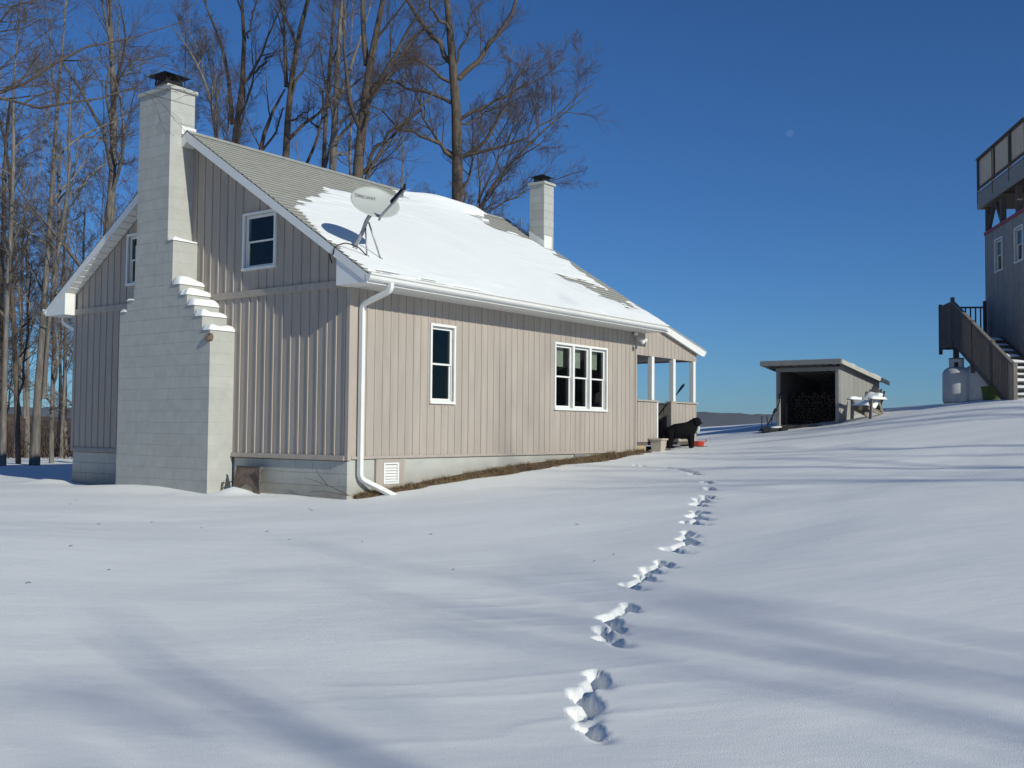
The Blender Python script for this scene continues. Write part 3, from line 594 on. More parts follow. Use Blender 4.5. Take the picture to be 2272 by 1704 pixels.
# ------------------------------------------------------------------ dead grass strip along the long wall
us2 = np.arange(.15, 9.6, .06); n = len(us2); outer = .16+.40*sstep(.2, 3.2, us2)*(1-.35*sstep(7.5, 9.6, us2))+(vnoise(us2*2.2, us2*0, 31)-.5)*.22; outer = np.maximum(outer, .06)
def gz(u_, v_):
    x = OZ[0]+u_*uu[0]+v_*vv[0]; y = OZ[1]+u_*uu[1]+v_*vv[1]; return terrain0(x, y)+relief(x, y)
rows = []
basez = np.interp(us2, [0, .6, 1.455, 3.02, 4.8, 7.1, 8.2, 9.4], [-.66, -.58, -.50, -.35, -.22, -.115, -.03, -.01])+OZ[2]
for k_, t in enumerate((0, .3, .65, 1.0)):
    v_ = -outer*t; zz = gz(us2, v_); bz = basez*(1-t)**1.0+zz*(1-(1-t)**1.0)
    z_ = np.maximum(bz, zz+.012)+(vnoise(us2*6, us2*0+k_, 33)-.4)*.05*(1-abs(2*t-1)) if t < 1 else zz-.02
    rows.append(np.stack([OZ[0]+us2*uu[0]+v_*vv[0], OZ[1]+us2*uu[1]+v_*vv[1], z_], -1))
rows = np.array(rows); id2 = np.arange(4*n).reshape(4, n); F = np.stack([id2[:-1, :-1], id2[:-1, 1:], id2[1:, 1:], id2[1:, :-1]], -1).reshape(-1, 4)
link('bare_soil', mesh_np('bare_soil', rows.reshape(-1, 3), F, M_soil, True), kind='structure', label='strip of bare soil thawed along the long wall', category='soil')
N = 9000; ii = rng.integers(0, n-1, N); tt = rng.random(N)**.8*1.0; fr = rng.random(N)
k0 = np.clip((tt*3).astype(int), 0, 2); ft = tt*3-k0
base = (rows[k0, ii]*(1-ft)[:, None]+rows[np.minimum(k0+1, 3), ii]*ft[:, None])*(1-fr)[:, None]+(rows[k0, ii+1]*(1-ft)[:, None]+rows[np.minimum(k0+1, 3), ii+1]*ft[:, None])*fr[:, None]
clump = vnoise(base[:, 0]*5, base[:, 1]*5, 41); sel = clump > .38; base = base[sel]; N = len(base)
ang = rng.random(N)*6.28; ln = .05+.07*rng.random(N); lean = np.stack([np.cos(ang), np.sin(ang), np.zeros(N)], -1)*(ln*.8)[:, None]; wd = np.stack([-np.sin(ang), np.cos(ang), np.zeros(N)], -1)*.0045
tip = base+lean+np.array([0, 0, 1])*(ln*.7)[:, None]; V = np.stack([base-wd, base+wd, tip], 1).reshape(-1, 3); F = np.arange(3*N).reshape(-1, 3)
link('dead_grass', mesh_np('dead_grass', V, F, M_grass), kind='stuff', label='matted brown dead grass along the foundation of the long wall', category='grass')

# ------------------------------------------------------------------ satellite dish on the roof
DC = atd(833, 449, 17.05)
dn = Vector((.45, -.74, .50)).normalized()
dx_ = Vector((0, 0, 1)).cross(dn).normalized(); dy_ = dn.cross(dx_).normalized()
dish = empty('satellite_dish', H(.19, .135, zr(.135)), label='grey oval satellite dish on a tripod mast at the roof corner', category='satellite dish')
def dl(p): return Vector(p)-Vector(dish.location)
def dsurf(a, b, off=0):     # point on the reflector: a across, b up (metres)
    return dl(DC)+dx_*a+dy_*b+dn*(((a/.43)**2+(b/.33)**2)*.062-.062+off)
n, m = 48, 10; V = []; F = []
for side in (0, 1):
    for j in range(m+1):
        r_ = j/m
        for i in range(n):
            t = 2*math.pi*i/n; V.append(dsurf(.43*r_*math.cos(t), .32*r_*math.sin(t)*(1+.06*math.sin(t)), -.012*side))
    for j in range(m):
        for i in range(n): F.append((side*(m+1)*n+j*n+i, side*(m+1)*n+j*n+(i+1) % n, side*(m+1)*n+(j+1)*n+(i+1) % n, side*(m+1)*n+(j+1)*n+i))
for i in range(n): F.append((m*n+i, m*n+(i+1) % n, (m+1)*n+m*n+(i+1) % n, (m+1)*n+m*n+i))
refl = link('reflector', mesh_np('reflector', np.array(V), np.array(F), M_dish, True), dish)
cu = bpy.data.curves.new('lettering', 'FONT'); cu.body = 'DIRECWAY'; cu.size = .088; cu.align_x = 'CENTER'; cu.align_y = 'CENTER'
to = bpy.data.objects.new('tmp', cu); COL.objects.link(to)
tm = bpy.data.meshes.new_from_object(to.evaluated_get(bpy.context.evaluated_depsgraph_get())); bpy.data.objects.remove(to)
for v_ in tm.vertices: v_.co = dsurf(v_.co.x*.86-.14, v_.co.y*1.05+.12, .004)
tm.materials.clear(); tm.materials.append(M_text); link('lettering', tm, refl)
b0 = dsurf(0, -.335, .0); fe = b0+dn*.72+dx_*.14-dy_*.01
mb = MB(); mb.tube([b0-dn*.03-dy_*.02, b0+dn*.05-dy_*.005, fe], [.02, .022, .02], 4); mb.obj('feed_arm', M_galv, dish)
mb = MB(); mb.tube([b0+(fe-b0)*.52+dy_*.03, b0+(fe-b0)*.95+dy_*.035], [.042, .036], 4); mb.obj('transmitter_box', M_black, dish)
fh = fe-dn*.02+dy_*.03
mb = MB(); mb.tube([fh+dn*.05, fh-(dn-dy_*.1)*.04, fh-(dn-dy_*.1)*.10], [.028, .03, .042], 10); mb.tube([fh+dn*.04, fh+dn*.09+dy_*.05], .02, 6); mb.obj('feed_horn', M_black, dish)
mb = MB(); mb.tube([fe-dn*.02, fe+dx_*.11+dy_*.05], .004, 5); mb.tube([fe+dx_*.02, fe-dx_*.03+dy_*.11], .004, 5); mb.obj('rod', M_galv, dish)
back = dl(DC)-dn*.13-dy_*.06
mtop = Vector(dl(atd(812, 492, 17.22)))
mbase = Vector((0, 0, .0))
mb = MB(); mb.box(-.07, .07, -.07, .07, -.02, .015); mb.tube(smooth_path([mbase+Vector((0, 0, -.02)), dl(atd(806, 512, 17.26)), mtop, back], .06), .034, 10); mb.obj('mast', M_galv, dish, True)
mb = MB(); q = dl(DC)-dn*.125
mb.tube([q-dy_*.16, q+dy_*.08], .035, 4); mb.tube([back-dn*.02, back+dn*.03], .05, 8); mb.obj('bracket', M_black, dish)
for (a, b, px, py) in ((.247, -.123, 811, 506), (.571, -.125, 818, 493)):
    fo = dl(H(a, b, zr(b)+.02)); mb = MB(); mb.tube([fo, dl(atd(px, py, 17.22))], .014, 8); mb.tube([fo-Vector((0, 0, .03)), fo+Vector((0, 0, .02))], .035, 6); mb.obj('strut', M_galv, dish, True)
cpts = [H(.247, -.123, zr(-.123)+.03), H(.05, -.12, zr(-.12)+.15), H(-.12, .0, zr(0)+.13), H(-.29, .08, zr(.08)-.0), H(-.295, .10, zr(.10)-.16), H(-.2, .3, zr(.3)-.22), H(-.02, .42, 3.2)]
mb = MB(); mb.tube(smooth_path([dl(p) for p in cpts], .06, 3), .011, 6); mb.obj('cable', M_black, dish, True)

# ------------------------------------------------------------------ trees
def norm(a): return a/np.maximum(np.linalg.norm(a, axis=-1, keepdims=True), 1e-9)
def resample(P, Rr, K):
    P = np.asarray(P, float); s = np.concatenate([[0], np.cumsum(np.linalg.norm(np.diff(P, axis=0), axis=1))]); t = np.linspace(0, s[-1], K)
    # Catmull-like smoothing by dense linear then blur
    Q = np.stack([np.interp(t, s, P[:, i]) for i in range(3)], -1)
    for _ in range(2): Q[1:-1] = .25*Q[:-2]+.5*Q[1:-1]+.25*Q[2:]
    return Q, np.interp(t, s, Rr)
def tubes(P, Rr, S):
    """P (N,K,3), Rr (N,K) -> verts, quads"""
    N, K, _ = P.shape
    T = np.empty_like(P); T[:, 1:-1] = P[:, 2:]-P[:, :-2]; T[:, 0] = P[:, 1]-P[:, 0]; T[:, -1] = P[:, -1]-P[:, -2]; T = norm(T)
    ref = np.where(np.abs(T[:, :1, 2:3]) > .9, np.array([1., 0, 0]), np.array([0, 0, 1.]))
    A = norm(np.cross(T, np.broadcast_to(ref, T.shape))); B = np.cross(A, T)
    an = np.arange(S)*2*np.pi/S
    V = P[:, :, None]+(A[:, :, None]*np.cos(an)[None, None, :, None]+B[:, :, None]*np.sin(an)[None, None, :, None])*Rr[:, :, None, None]
    id_ = np.arange(N*K*S).reshape(N, K, S); nxt = np.roll(id_, -1, 2)
    F = np.stack([id_[:, :-1], nxt[:, :-1], nxt[:, 1:], id_[:, 1:]], -1).reshape(-1, 4)
    return V.reshape(-1, 3), F
def sprout(P, Rr, per, t0, t1, l0, l1, a0, a1, up, wob, K, rng, rmax, rk=.016, lscale=True, tipr=.25):
    N, K0, _ = P.shape; ix = np.repeat(np.arange(N), per); n = len(ix)
    t = (t0+(t1-t0)*((np.tile(np.arange(per), N)+rng.random(n))/per))*(K0-1); k = np.minimum(t.astype(int), K0-2); f = (t-k)[:, None]
    pos = P[ix, k]*(1-f)+P[ix, k+1]*f; tan = norm(P[ix, k+1]-P[ix, k]); pr = Rr[ix, k]*(1-f[:, 0])+Rr[ix, k+1]*f[:, 0]
    rv = rng.normal(size=(n, 3)); pe = norm(rv-(rv*tan).sum(-1, keepdims=True)*tan)
    a = (a0+(a1-a0)*rng.random(n))[:, None]; d = norm(tan*np.cos(a)+pe*np.sin(a)+np.array([0, 0, up]))
    plen = np.linalg.norm(np.diff(P, axis=1), axis=-1).sum(1)[ix]
    ln = (l0+(l1-l0)*rng.random(n))
    if lscale: ln = ln*plen*(1.05-.6*t/(K0-1))
    Q = np.empty((n, K, 3)); Q[:, 0] = pos
    for j in range(1, K):
        d = norm(d+rng.normal(size=(n, 3))*wob+np.array([0, 0, up*.35])); Q[:, j] = Q[:, j-1]+d*(ln/(K-1))[:, None]
    r0 = np.minimum(pr*.62, ln*rk); r0 = np.minimum(r0, rmax); RR = r0[:, None]*np.linspace(1, tipr, K)[None]
    return Q, RR
def make_tree(trunks, limbs, seed, auto=14, t0=.3, limb_len=(.16, .30), dens=1.0, bark=None, floor=.004, up=.22, big=True):
    """trunks / limbs: lists of (points, radii) in local space; returns (trunk mesh, crown mesh)"""
    rg = np.random.default_rng(seed); KT = 16; VT, FT, off = [], [], 0
    TP = []; TR = []
    for P, Rr in trunks:
        Q, q = resample(P, Rr, KT); wb = rg.normal(size=Q.shape)*(q.mean()*.25); wb[:, 2] = 0; Q = Q+wb*np.linspace(0, 1, KT)[:, None]; TP.append(Q); TR.append(q)
    V, F = tubes(np.array(TP), np.array(TR), 10); tm_ = mesh_np('trunk', V, F, bark, True)
    TP = np.array(TP); TR = np.array(TR)
    LP, LRr = sprout(TP, TR, max(1, auto//len(TP)), t0, .97, limb_len[0], limb_len[1], .55, 1.05, up, .12, 10, rg, .075, .017)
    if limbs:
        ap = [resample(P, Rr, 10) for P, Rr in limbs]; a = np.array([x[0] for x in ap]); a[:, 1:] += rg.normal(size=a[:, 1:].shape)*.05
        LP = np.concatenate([a, LP]); LRr = np.concatenate([np.array([x[1] for x in ap]), LRr])
    out = [tubes(LP, LRr, 6)]
    c = lambda x: max(1, int(round(x*dens)))
    B2, r2 = sprout(LP, LRr, c(11), .12, .97, .32, .60, .45, 1.0, up*.55, .09, 7, rg, .028, .011); r2 = np.maximum(r2, floor); out.append(tubes(B2, r2, 4))
    B3, r3 = sprout(B2, r2, c(10), .10, .98, .36, .62, .40, .95, up*.4, .09, 4, rg, .010, .009); r3 = np.maximum(r3, floor*.9); out.append(tubes(B3, r3, 3))
    B4, r4 = sprout(B3, r3, c(8), .10, .98, .40, .75, .35, .85, up*.3, .10, 2, rg, .005, .009); r4 = np.maximum(r4, floor*.75); out.append(tubes(B4, r4, 3))
    Vs, Fs, off = [], [], 0
    for V, F in out: Vs.append(V); Fs.append(F+off); off += len(V)
    cm = mesh_np('crown', np.concatenate(Vs), np.concatenate(Fs), bark, False); nb = len(Fs[0])+len(Fs[1])
    mi = np.ones(sum(len(f) for f in Fs), np.int32); mi[:nb] = 0; cm.polygons.foreach_set('material_index', mi)
    return tm_, cm
def place_tree(name, label, meshes, loc, rz=0, sc_=1, group=None):
    t = empty(name, loc, rz, label=label, category='tree')
    if group: t['group'] = group
    t.scale = (sc_, sc_, sc_)
    link('trunk', meshes[0], t); link('crown', meshes[1], t); return t
def px_tree(name, label, depth, trunks, limbs=(), seed=1, auto=14, t0=.35, bark=M_bark, limb_len=(.14, .26), dens=1.0, group='bare trees behind the house', top=None, spread=.8, up=.22, grow=7, floor=.0028):
    """trunk and limb lines seen in the photo, at the depth where the tree stands"""
    rg = np.random.default_rng(seed+100)
    x0, y0, _ = trunks[0][0]; b = atd(x0, y0, depth); gz_ = ground(b[0], b[1]); base = np.array([b[0], b[1], gz_-.15])
    TT = []; tips = []
    for i, tr in enumerate(trunks):
        P = [atd(x, y, depth)+np.array([0, (rg.random()-.5)*spread*(k/len(tr)), 0]) for k, (x, y, w) in enumerate(tr)]; Rr = [w/2/FPX*depth for *_, w in tr]
        if i == 0 and P[0][2] > gz_:
            P.insert(0, np.array([b[0]-(P[1][0]-P[0][0])*.3, b[1], gz_-.15])); Rr.insert(0, Rr[0]*1.25)
        d = P[-1]-P[-2]; d = d/np.linalg.norm(d)
        if grow and tr[-1][1] < 160:
            e = P[-1]+(d+np.array([rg.normal()*.06, rg.normal()*.06, .35]))*grow; P.append(e); Rr.append(.02)
        TT.append(([p-base for p in P], Rr))
    LL = []
    for lm in limbs:
        dy = (rg.random()-.5)*1.6
        P = [atd(x, y, depth)+np.array([0, dy*2.2*k/len(lm), 0]) for k, (x, y, w) in enumerate(lm)]; LL.append(([p-base for p in P], [w/2/FPX*depth for *_, w in lm]))
    ms = make_tree(TT, LL, seed, auto, t0, limb_len, dens, bark, up=up, floor=floor); ms[1].materials.append(M_twig)
    return place_tree(name, label, ms, base, group=group), ms
def Z2(pts): return [(600+x*.3436, y*.3436, w*.3436) for x, y, w in pts]
def Z1(pts): return [(x*.3436, y*.3436, w*.3436) for x, y, w in pts]
# the big tree right of centre
px_tree('bare_tree', 'large bare tree with straight trunk rising beside the far chimney', 34,
        [Z2([(1210, 1310, 76), (1210, 1050, 72), (1205, 800, 66), (1192, 600, 62), (1185, 500, 62), (1172, 300, 50), (1160, 150, 46), (1150, 0, 40)])],
        [Z2(q) for q in ([(1215, 510, 40), (1330, 400, 34), (1430, 270, 30), (1530, 150, 26), (1620, -60, 18)], [(1180, 480, 42), (1110, 300, 36), (1000, 170, 32), (890, 20, 24), (840, -120, 14)],
         [(1160, 530, 24), (1040, 440, 20), (900, 390, 14), (780, 345, 8)], [(1170, 665, 28), (1000, 580, 24), (860, 520, 18), (700, 430, 12), (640, 400, 8)], [(1225, 770, 26), (1300, 710, 22), (1450, 660, 17), (1600, 620, 13), (1750, 520, 9), (1900, 430, 5)],
         [(1240, 1015, 30), (1400, 930, 22), (1480, 780, 17), (1560, 640, 13), (1680, 420, 7)], [(1245, 1005, 26), (1420, 990, 20), (1600, 960, 15), (1750, 840, 11), (1950, 690, 7), (2080, 590, 4)], [(1195, 1030, 30), (1100, 930, 24), (960, 900, 18), (820, 840, 12), (690, 760, 7)],
         [(1190, 1000, 22), (1040, 850, 15), (950, 680, 12), (920, 520, 9), (840, 330, 5)], [(1230, 1290, 18), (1310, 1060, 13), (1315, 830, 10), (1300, 640, 6)], [(1180, 420, 20), (1255, 330, 15), (1300, 170, 11), (1380, 60, 8)], [(1160, 200, 26), (1060, 110, 17), (1010, 0, 12), (960, -100, 8)], [(1230, 800, 14), (1420, 700, 10), (1560, 560, 6)])],
        seed=3, auto=14, t0=.62, dens=.95)
px_tree('bare_tree', 'small bare tree leaning right in front of the far chimney', 31, [Z2([(1300, 1345, 20), (1480, 1130, 17), (1700, 900, 13), (1850, 760, 9), (2050, 620, 4)])],
        [Z2([(1340, 1310, 12), (1440, 1170, 10), (1520, 960, 8), (1640, 650, 4)]), Z2([(1400, 1370, 12), (1600, 1220, 10), (1800, 1150, 7), (1980, 1060, 3)])], seed=5, auto=16, t0=.2, dens=.95, grow=0, limb_len=(.2, .35))
px_tree('bare_tree', 'stout bare tree with forked crown above the roof ridge', 33, [Z2([(548, 1150, 70), (590, 900, 64), (610, 650, 56), (625, 400, 50), (690, 200, 38), (760, 0, 32)]), Z2([(622, 420, 40), (592, 220, 34), (590, 0, 28)])],
        [Z2([(600, 1120, 30), (700, 960, 24), (800, 870, 18), (1000, 790, 10)]), Z2([(640, 640, 22), (760, 480, 18), (880, 200, 24), (1000, 60, 18)]), Z2([(570, 980, 26), (640, 760, 22), (700, 560, 16), (850, 430, 8)])], seed=8, auto=16, t0=.3)
px_tree('bare_tree', 'slender grey bare tree standing just left of the stout forked tree', 36, [Z2([(395, 1100, 48), (425, 800, 44), (430, 650, 40), (430, 400, 30), (450, 180, 26), (470, 0, 22)]), Z2([(440, 640, 26), (510, 480, 22), (570, 280, 16), (640, 60, 10)])],
        [Z2([(440, 800, 20), (560, 690, 14), (640, 560, 8)]), Z2([(420, 1000, 18), (500, 940, 12), (460, 850, 8)])], seed=11, auto=14, bark=M_bark2)
px_tree('bare_tree', 'dark crooked bare tree with stems rising behind the dish', 39, [Z2([(345, 1085, 36), (315, 930, 24), (360, 780, 24), (385, 560, 26), (400, 330, 22), (415, 100, 18)]), Z2([(235, 1055, 20), (300, 900, 18), (345, 760, 15), (330, 560, 10)])],
        [Z2([(330, 830, 14), (250, 760, 12), (170, 700, 7)])], seed=12, auto=14, dens=.55)
px_tree('bare_tree', 'tall bare tree with two upright stems above the bare shingles', 37, [Z2([(90, 1015, 46), (105, 800, 42), (110, 700, 40), (130, 480, 36), (150, 250, 32), (205, 0, 26)]), Z2([(100, 560, 24), (92, 300, 20), (80, 0, 15)])],
        [Z2([(100, 790, 16), (200, 770, 12), (300, 740, 5)]), Z2([(120, 620, 18), (240, 420, 13), (330, 300, 7)])], seed=13, auto=15)
px_tree('bare_tree', 'bare tree with wide V fork left of the two stemmed tree', 40, [Z1([(1490, 915, 42), (1520, 770, 36), (1600, 500, 34), (1612, 250, 26), (1560, 0, 18)]), Z1([(1500, 800, 30), (1478, 560, 26), (1475, 350, 22), (1360, 120, 12)])],
        [Z1([(1610, 500, 20), (1720, 430, 14), (1820, 360, 6)]), Z1([(1605, 250, 18), (1640, 120, 12), (1690, -20, 8)])], seed=14, auto=15, dens=.85)
px_tree('bare_tree', 'thin curved bare tree just right of the tall block chimney', 38, [Z1([(1412, 895, 26), (1380, 720, 24), (1340, 560, 20), (1310, 400, 16), (1240, 290, 11), (1120, 190, 6)])], seed=15, auto=12, grow=0, bark=M_bark2, limb_len=(.2, .34))
px_tree('bare_tree', 'small forked bare tree peeking over the left half of the ridge', 42, [Z1([(1660, 965, 28), (1700, 800, 26), (1760, 680, 18), (1830, 560, 12)]), Z1([(1690, 975, 16), (1780, 860, 14), (1830, 700, 9)])], seed=16, auto=14, dens=.5, grow=3, limb_len=(.2, .34))
px_tree('bare_tree', 'thick trunked bare tree left of the block chimney above the eave', 33, [[(232, 640, 20), (242, 505, 17), (250, 400, 16), (258, 300, 14), (254, 170, 12), (243, 40, 9)]], [Z1([(740, 1080, 10), (830, 1070, 9), (890, 1110, 5)]), Z1([(720, 560, 8), (860, 420, 7), (900, 300, 4)])], seed=17, auto=18, t0=.2, dens=.78, bark=M_bark2, up=.12)
l5 = lambda pts: [(x*.3014, 560+y*.3014, w*.3014) for x, y, w in pts]
_, mA = px_tree('bare_tree', 'pale bare trunk at the very left edge of the picture', 30, [l5([(18, 1570, 44), (30, 1100, 40), (38, 800, 36), (75, 80, 30)])+Z1([(100, 1000, 22), (100, 700, 16), (80, 400, 9)])], seed=18, auto=16, t0=.25, dens=.78, bark=M_bark2, grow=4, up=.12)
_, mB = px_tree('bare_tree', 'bare tree with leaning trunk second from the left edge', 32, [l5([(135, 1570, 40), (120, 1100, 38), (105, 800, 34), (92, 100, 26)])+Z1([(60, 1100, 20), (40, 800, 14)])], [l5([(150, 1200, 18), (170, 800, 16), (200, 300, 12), (230, 100, 8)])], seed=19, auto=16, t0=.2, dens=.78, grow=5, up=.1)
_, mC = px_tree('bare_tree', 'thick pale twin trunk left of the white eave corner', 31, [l5([(255, 1560, 66), (275, 1100, 58), (300, 800, 54), (320, 450, 42), (345, 100, 38)])+Z1([(330, 1300, 30), (350, 1000, 28), (370, 650, 20), (372, 300, 12)]), l5([(320, 1080, 34), (345, 800, 30), (365, 480, 26), (420, 60, 22)])+Z1([(400, 1500, 26), (450, 1220, 20), (470, 800, 16), (480, 520, 9)])],
        [Z1([(470, 1250, 18), (560, 1100, 14), (620, 1000, 8)]), Z1([(480, 700, 10), (560, 580, 8), (650, 480, 4)])], seed=20, auto=20, t0=.2, dens=.78, bark=M_bark2, grow=5, up=.1)
_, mD = px_tree('bare_tree', 'thin pale trunk standing next to the left house corner', 33, [l5([(378, 1560, 36), (378, 1300, 34), (388, 900, 30), (395, 500, 28), (415, 60, 24)])+Z1([(370, 1500, 20), (380, 1200, 18), (400, 900, 11)])], [l5([(400, 960, 18), (450, 900, 16), (475, 700, 12), (495, 450, 8)]), l5([(380, 1180, 12), (440, 1140, 16), (530, 1180, 12)])], seed=21, auto=18, t0=.15, dens=.78, bark=M_bark2, grow=4, up=.08)
px_tree('bare_tree', 'dark bare trunk cut off by the left picture edge', 35, [[(2, 1032, 12), (2, 800, 11), (8, 560, 10), (12, 400, 9), (14, 220, 6)]], seed=22, auto=14, t0=.25, grow=3, up=.1)
# woods farther back: copies of four of the trees
k = 0
pos = [(-24, 42), (-28, 46), (-20, 47), (-16, 50), (-12.5, 46), (-9, 52), (-5.5, 48), (-31, 56), (-25, 58), (-18, 60), (-11, 58), (-3, 57), (-33, 68), (-22, 70), (-14, 66), (-21.5, 40.5), (-18, 42), (-29, 39.5), (-7, 42), (-4, 45), (-1.5, 46), (-10, 40), (-6, 60), (.5, 54), (-13, 41), (-2.5, 41), (-20.3, 44), (-19.2, 46.5), (-22.2, 47), (-24.5, 50), (-21, 52), (-23, 44), (-17.4, 44.5), (-26, 54)]
lab = ['farther bare tree in the woods behind the house']
for i, (x, y) in enumerate(pos):
    ms = (mA, mB, mC, mD)[i % 4]
    place_tree('bare_tree', lab[0], ms, (x, y, ground(x, y)-.2), i*2.1, .8+.35*h2(i, 2, 3), 'farther trees in the woods')
# tree off to the left whose limbs hang into the picture
T0 = atd(-330, 900, 15.5); gz0 = ground(T0[0], T0[1]); tb = np.array([T0[0], T0[1], gz0-.1])
nl = [Z1([(-900, 900, 40), (-400, 720, 34), (0, 590, 22), (130, 510, 20), (200, 445, 19), (340, 455, 17), (440, 400, 16), (560, 285, 15), (680, 260, 11), (850, 230, 9), (1050, 190, 6), (1400, 120, 3)]),
      Z1([(-900, 700, 36), (-400, 560, 30), (0, 630, 19), (130, 710, 18), (240, 755, 18), (400, 730, 15), (560, 670, 13), (740, 610, 10), (900, 520, 8), (1060, 430, 4)]),
      Z1([(-900, 400, 30), (-300, 250, 22), (0, 95, 14), (100, 50, 12), (200, -20, 8)]), Z1([(-900, 500, 30), (-300, 260, 20), (0, 195, 9), (180, 190, 7), (300, 150, 5), (450, 130, 3)]), Z1([(-900, 100, 30), (-300, -50, 24), (100, -80, 16), (420, -60, 8)])]
trunk = ([np.array([0, 0, -.1]), np.array([.05, 0, 3.]), np.array([.0, .1, 6.]), np.array([.2, 0, 9.5]), np.array([.1, .2, 13.])], [.26, .22, .19, .14, .04])
LLn = [([atd(x, y, 15.5-.25*i)-tb for x, y, w in q], [w/2/FPX*15.5 for *_, w in q]) for i, q in enumerate(nl)]
ms = make_tree([trunk], LLn, 31, 6, .6, (.2, .3), .62, M_bark, up=.06, floor=.0028); ms[1].materials.append(M_twig)
place_tree('overhanging_tree', 'nearby bare tree whose long limbs hang into the upper left corner', ms, tb)
# trees behind the photographer: their shadows fall across the snow
rg = np.random.default_rng(5)
def free_tree(seed, hgt, r):
    P = [np.array([0, 0, -.2])]; 
    for i in range(1, 6): P.append(P[-1]+np.array([rg.normal()*.25, rg.normal()*.25, hgt/5]))
    P2 = [P[2], P[2]+np.array([1.2, .5, 2.2]), P[2]+np.array([1.9, .9, 5.5])]
    ms_ = make_tree([(P, [r, r*.85, r*.7, r*.5, r*.3, .02]), (P2, [r*.55, r*.4, .03])], [], seed, 20, .3, (.26, .42), .3, M_bark, up=.2, floor=.008); ms_[1].materials.append(M_twig); return ms_
f1 = free_tree(71, 15, .23); f2 = free_tree(72, 17, .26)
for i, (x, y, m_, s, rz, d) in enumerate([(24.2, -20.8, f1, 1.2, .3, 'nearest'), (33.5, -13.5, f2, 1.35, 2., 'second'), (17.0, -22.5, f2, 1.15, 4., 'third'), (34, -8, f1, 1.4, 1., 'fourth'), (38, -4, f2, 1.3, 5.2, 'fifth'), (31.5, -24.5, f1, 1.4, 2.6, 'sixth'), (28, -21.3, f2, 1.05, 1.1, 'ninth'), (20.5, -18.6, f1, 1.0, 5.0, 'tenth'), (42, -9, f2, 1.4, 3.4, 'seventh'), (42, 3, f1, 1.3, .9, 'eighth')]):
    place_tree('bare_tree', 'bare tree behind the photographer casting branch shadows on the snow, %s of the row' % d, m_, (x, y, ground(x, y)-.1), rz, s, 'trees behind the photographer')
# brush at the foot of the woods
N = 7000; X = -40+44*rng.random(N); Y = 40+38*rng.random(N); Zb = terrain0(X, Y)
P = np.empty((N, 4, 3)); P[:, 0] = np.stack([X, Y, Zb-.1], -1); d = norm(rng.normal(size=(N, 3))*.28+np.array([0, 0, 1.])); ln = .7+1.5*rng.random(N)
for j in range(1, 4): d = norm(d+rng.normal(size=(N, 3))*.2); P[:, j] = P[:, j-1]+d*(ln/3)[:, None]
V, F = tubes(P, np.linspace(.022, .006, 4)[None]*(0.6+.8*rng.random(N))[:, None], 3)
link('brush', mesh_np('brush', V, F, M_brush), kind='stuff', label='brown leafless brush along the foot of the woods', category='brush')
X = np.linspace(-95, -9, 200); V = []
for a, q in ((-6, -.8), (0, .55), (3, 1.), (16, .9)):
    top = .9+.9*vnoise(X/6, X*0, 61)+.6*vnoise(X/1.3, X*0, 62)+.5*vnoise(X/.4, X*0, 63)
    V.append(np.stack([X, 92+a+X*0, CZ-1.8+q*(top+.55)*(1 if q > 0 else 1)], -1))
V = np.array(V); id2 = np.arange(V.shape[0]*V.shape[1]).reshape(V.shape[:2]); F = np.stack([id2[:-1, :-1], id2[:-1, 1:], id2[1:, 1:], id2[1:, :-1]], -1).reshape(-1, 4)
link('thicket', mesh_np('thicket', V.reshape(-1, 3), F, M_brush), kind='stuff', label='far brown thicket closing off the woods behind the house', category='thicket')
# dead weed stems at the house corner
wd = empty('dead_weed', H(-.05, -.12, -.62), label='thin dead weed stems against the foundation corner', category='weed')
for i, q in enumerate(([(0, 0, 0), (-.05, .35, .12), (-.08, .75, .22), (-.06, 1.0, .25)], [(-.02, .5, .15), (-.06, .65, .30), (-.08, .72, .42)], [(0, .05, 0), (-.05, .6, .05), (-.06, .9, .02)])):
    mb = MB(); mb.tube([uu*a+vv*b+kk*c for a, b, c in q], [.006, .005, .004, .003][:len(q)], 4); mb.obj('stem', M_twig, wd)

# ------------------------------------------------------------------ leaning panel by the chimney
pn = empty('wooden_panel', H(-.16, 2.25, -.68), math.pi/2-TH, label='weathered brown panel with arched foot leaning on the foundation by the chimney', category='panel'); pn.scale = (1, .82, .76)
mb = MB(); arc = [(.40, 0), (.37, .62), (-.40, .60), (-.46, -.05), (-.33, -.02)]+[(-.33+.62*i/8*1.0, .02+.20*math.sin(math.pi*i/8)) for i in range(1, 8)]+[(.32, 0)]
mb.prism([(-.10+b*.14, a, b) for a, b in arc], [(-.07+b*.14, a, b) for a, b in arc]); mb.obj('board', M_rust, pn)
mb = MB(); mb.box(-.025, -.01, -.41, .38, .60, .625); mb.box(-.09, -.06, -.47, -.44, -.05, .6); mb.obj('edge_strip', M_dwood, pn)
mb = MB(); mb.tube([(-.03, .38, .33), (-.06, .62, .17), (-.06, .74, .24), (-.10, .72, -.05)], .014, 6); mb.tube([(-.03, -.41, .58), (-.05, -.50, .52), (-.03, -.44, .47)], .012, 6); mb.obj('iron_handle', M_dwood, pn)

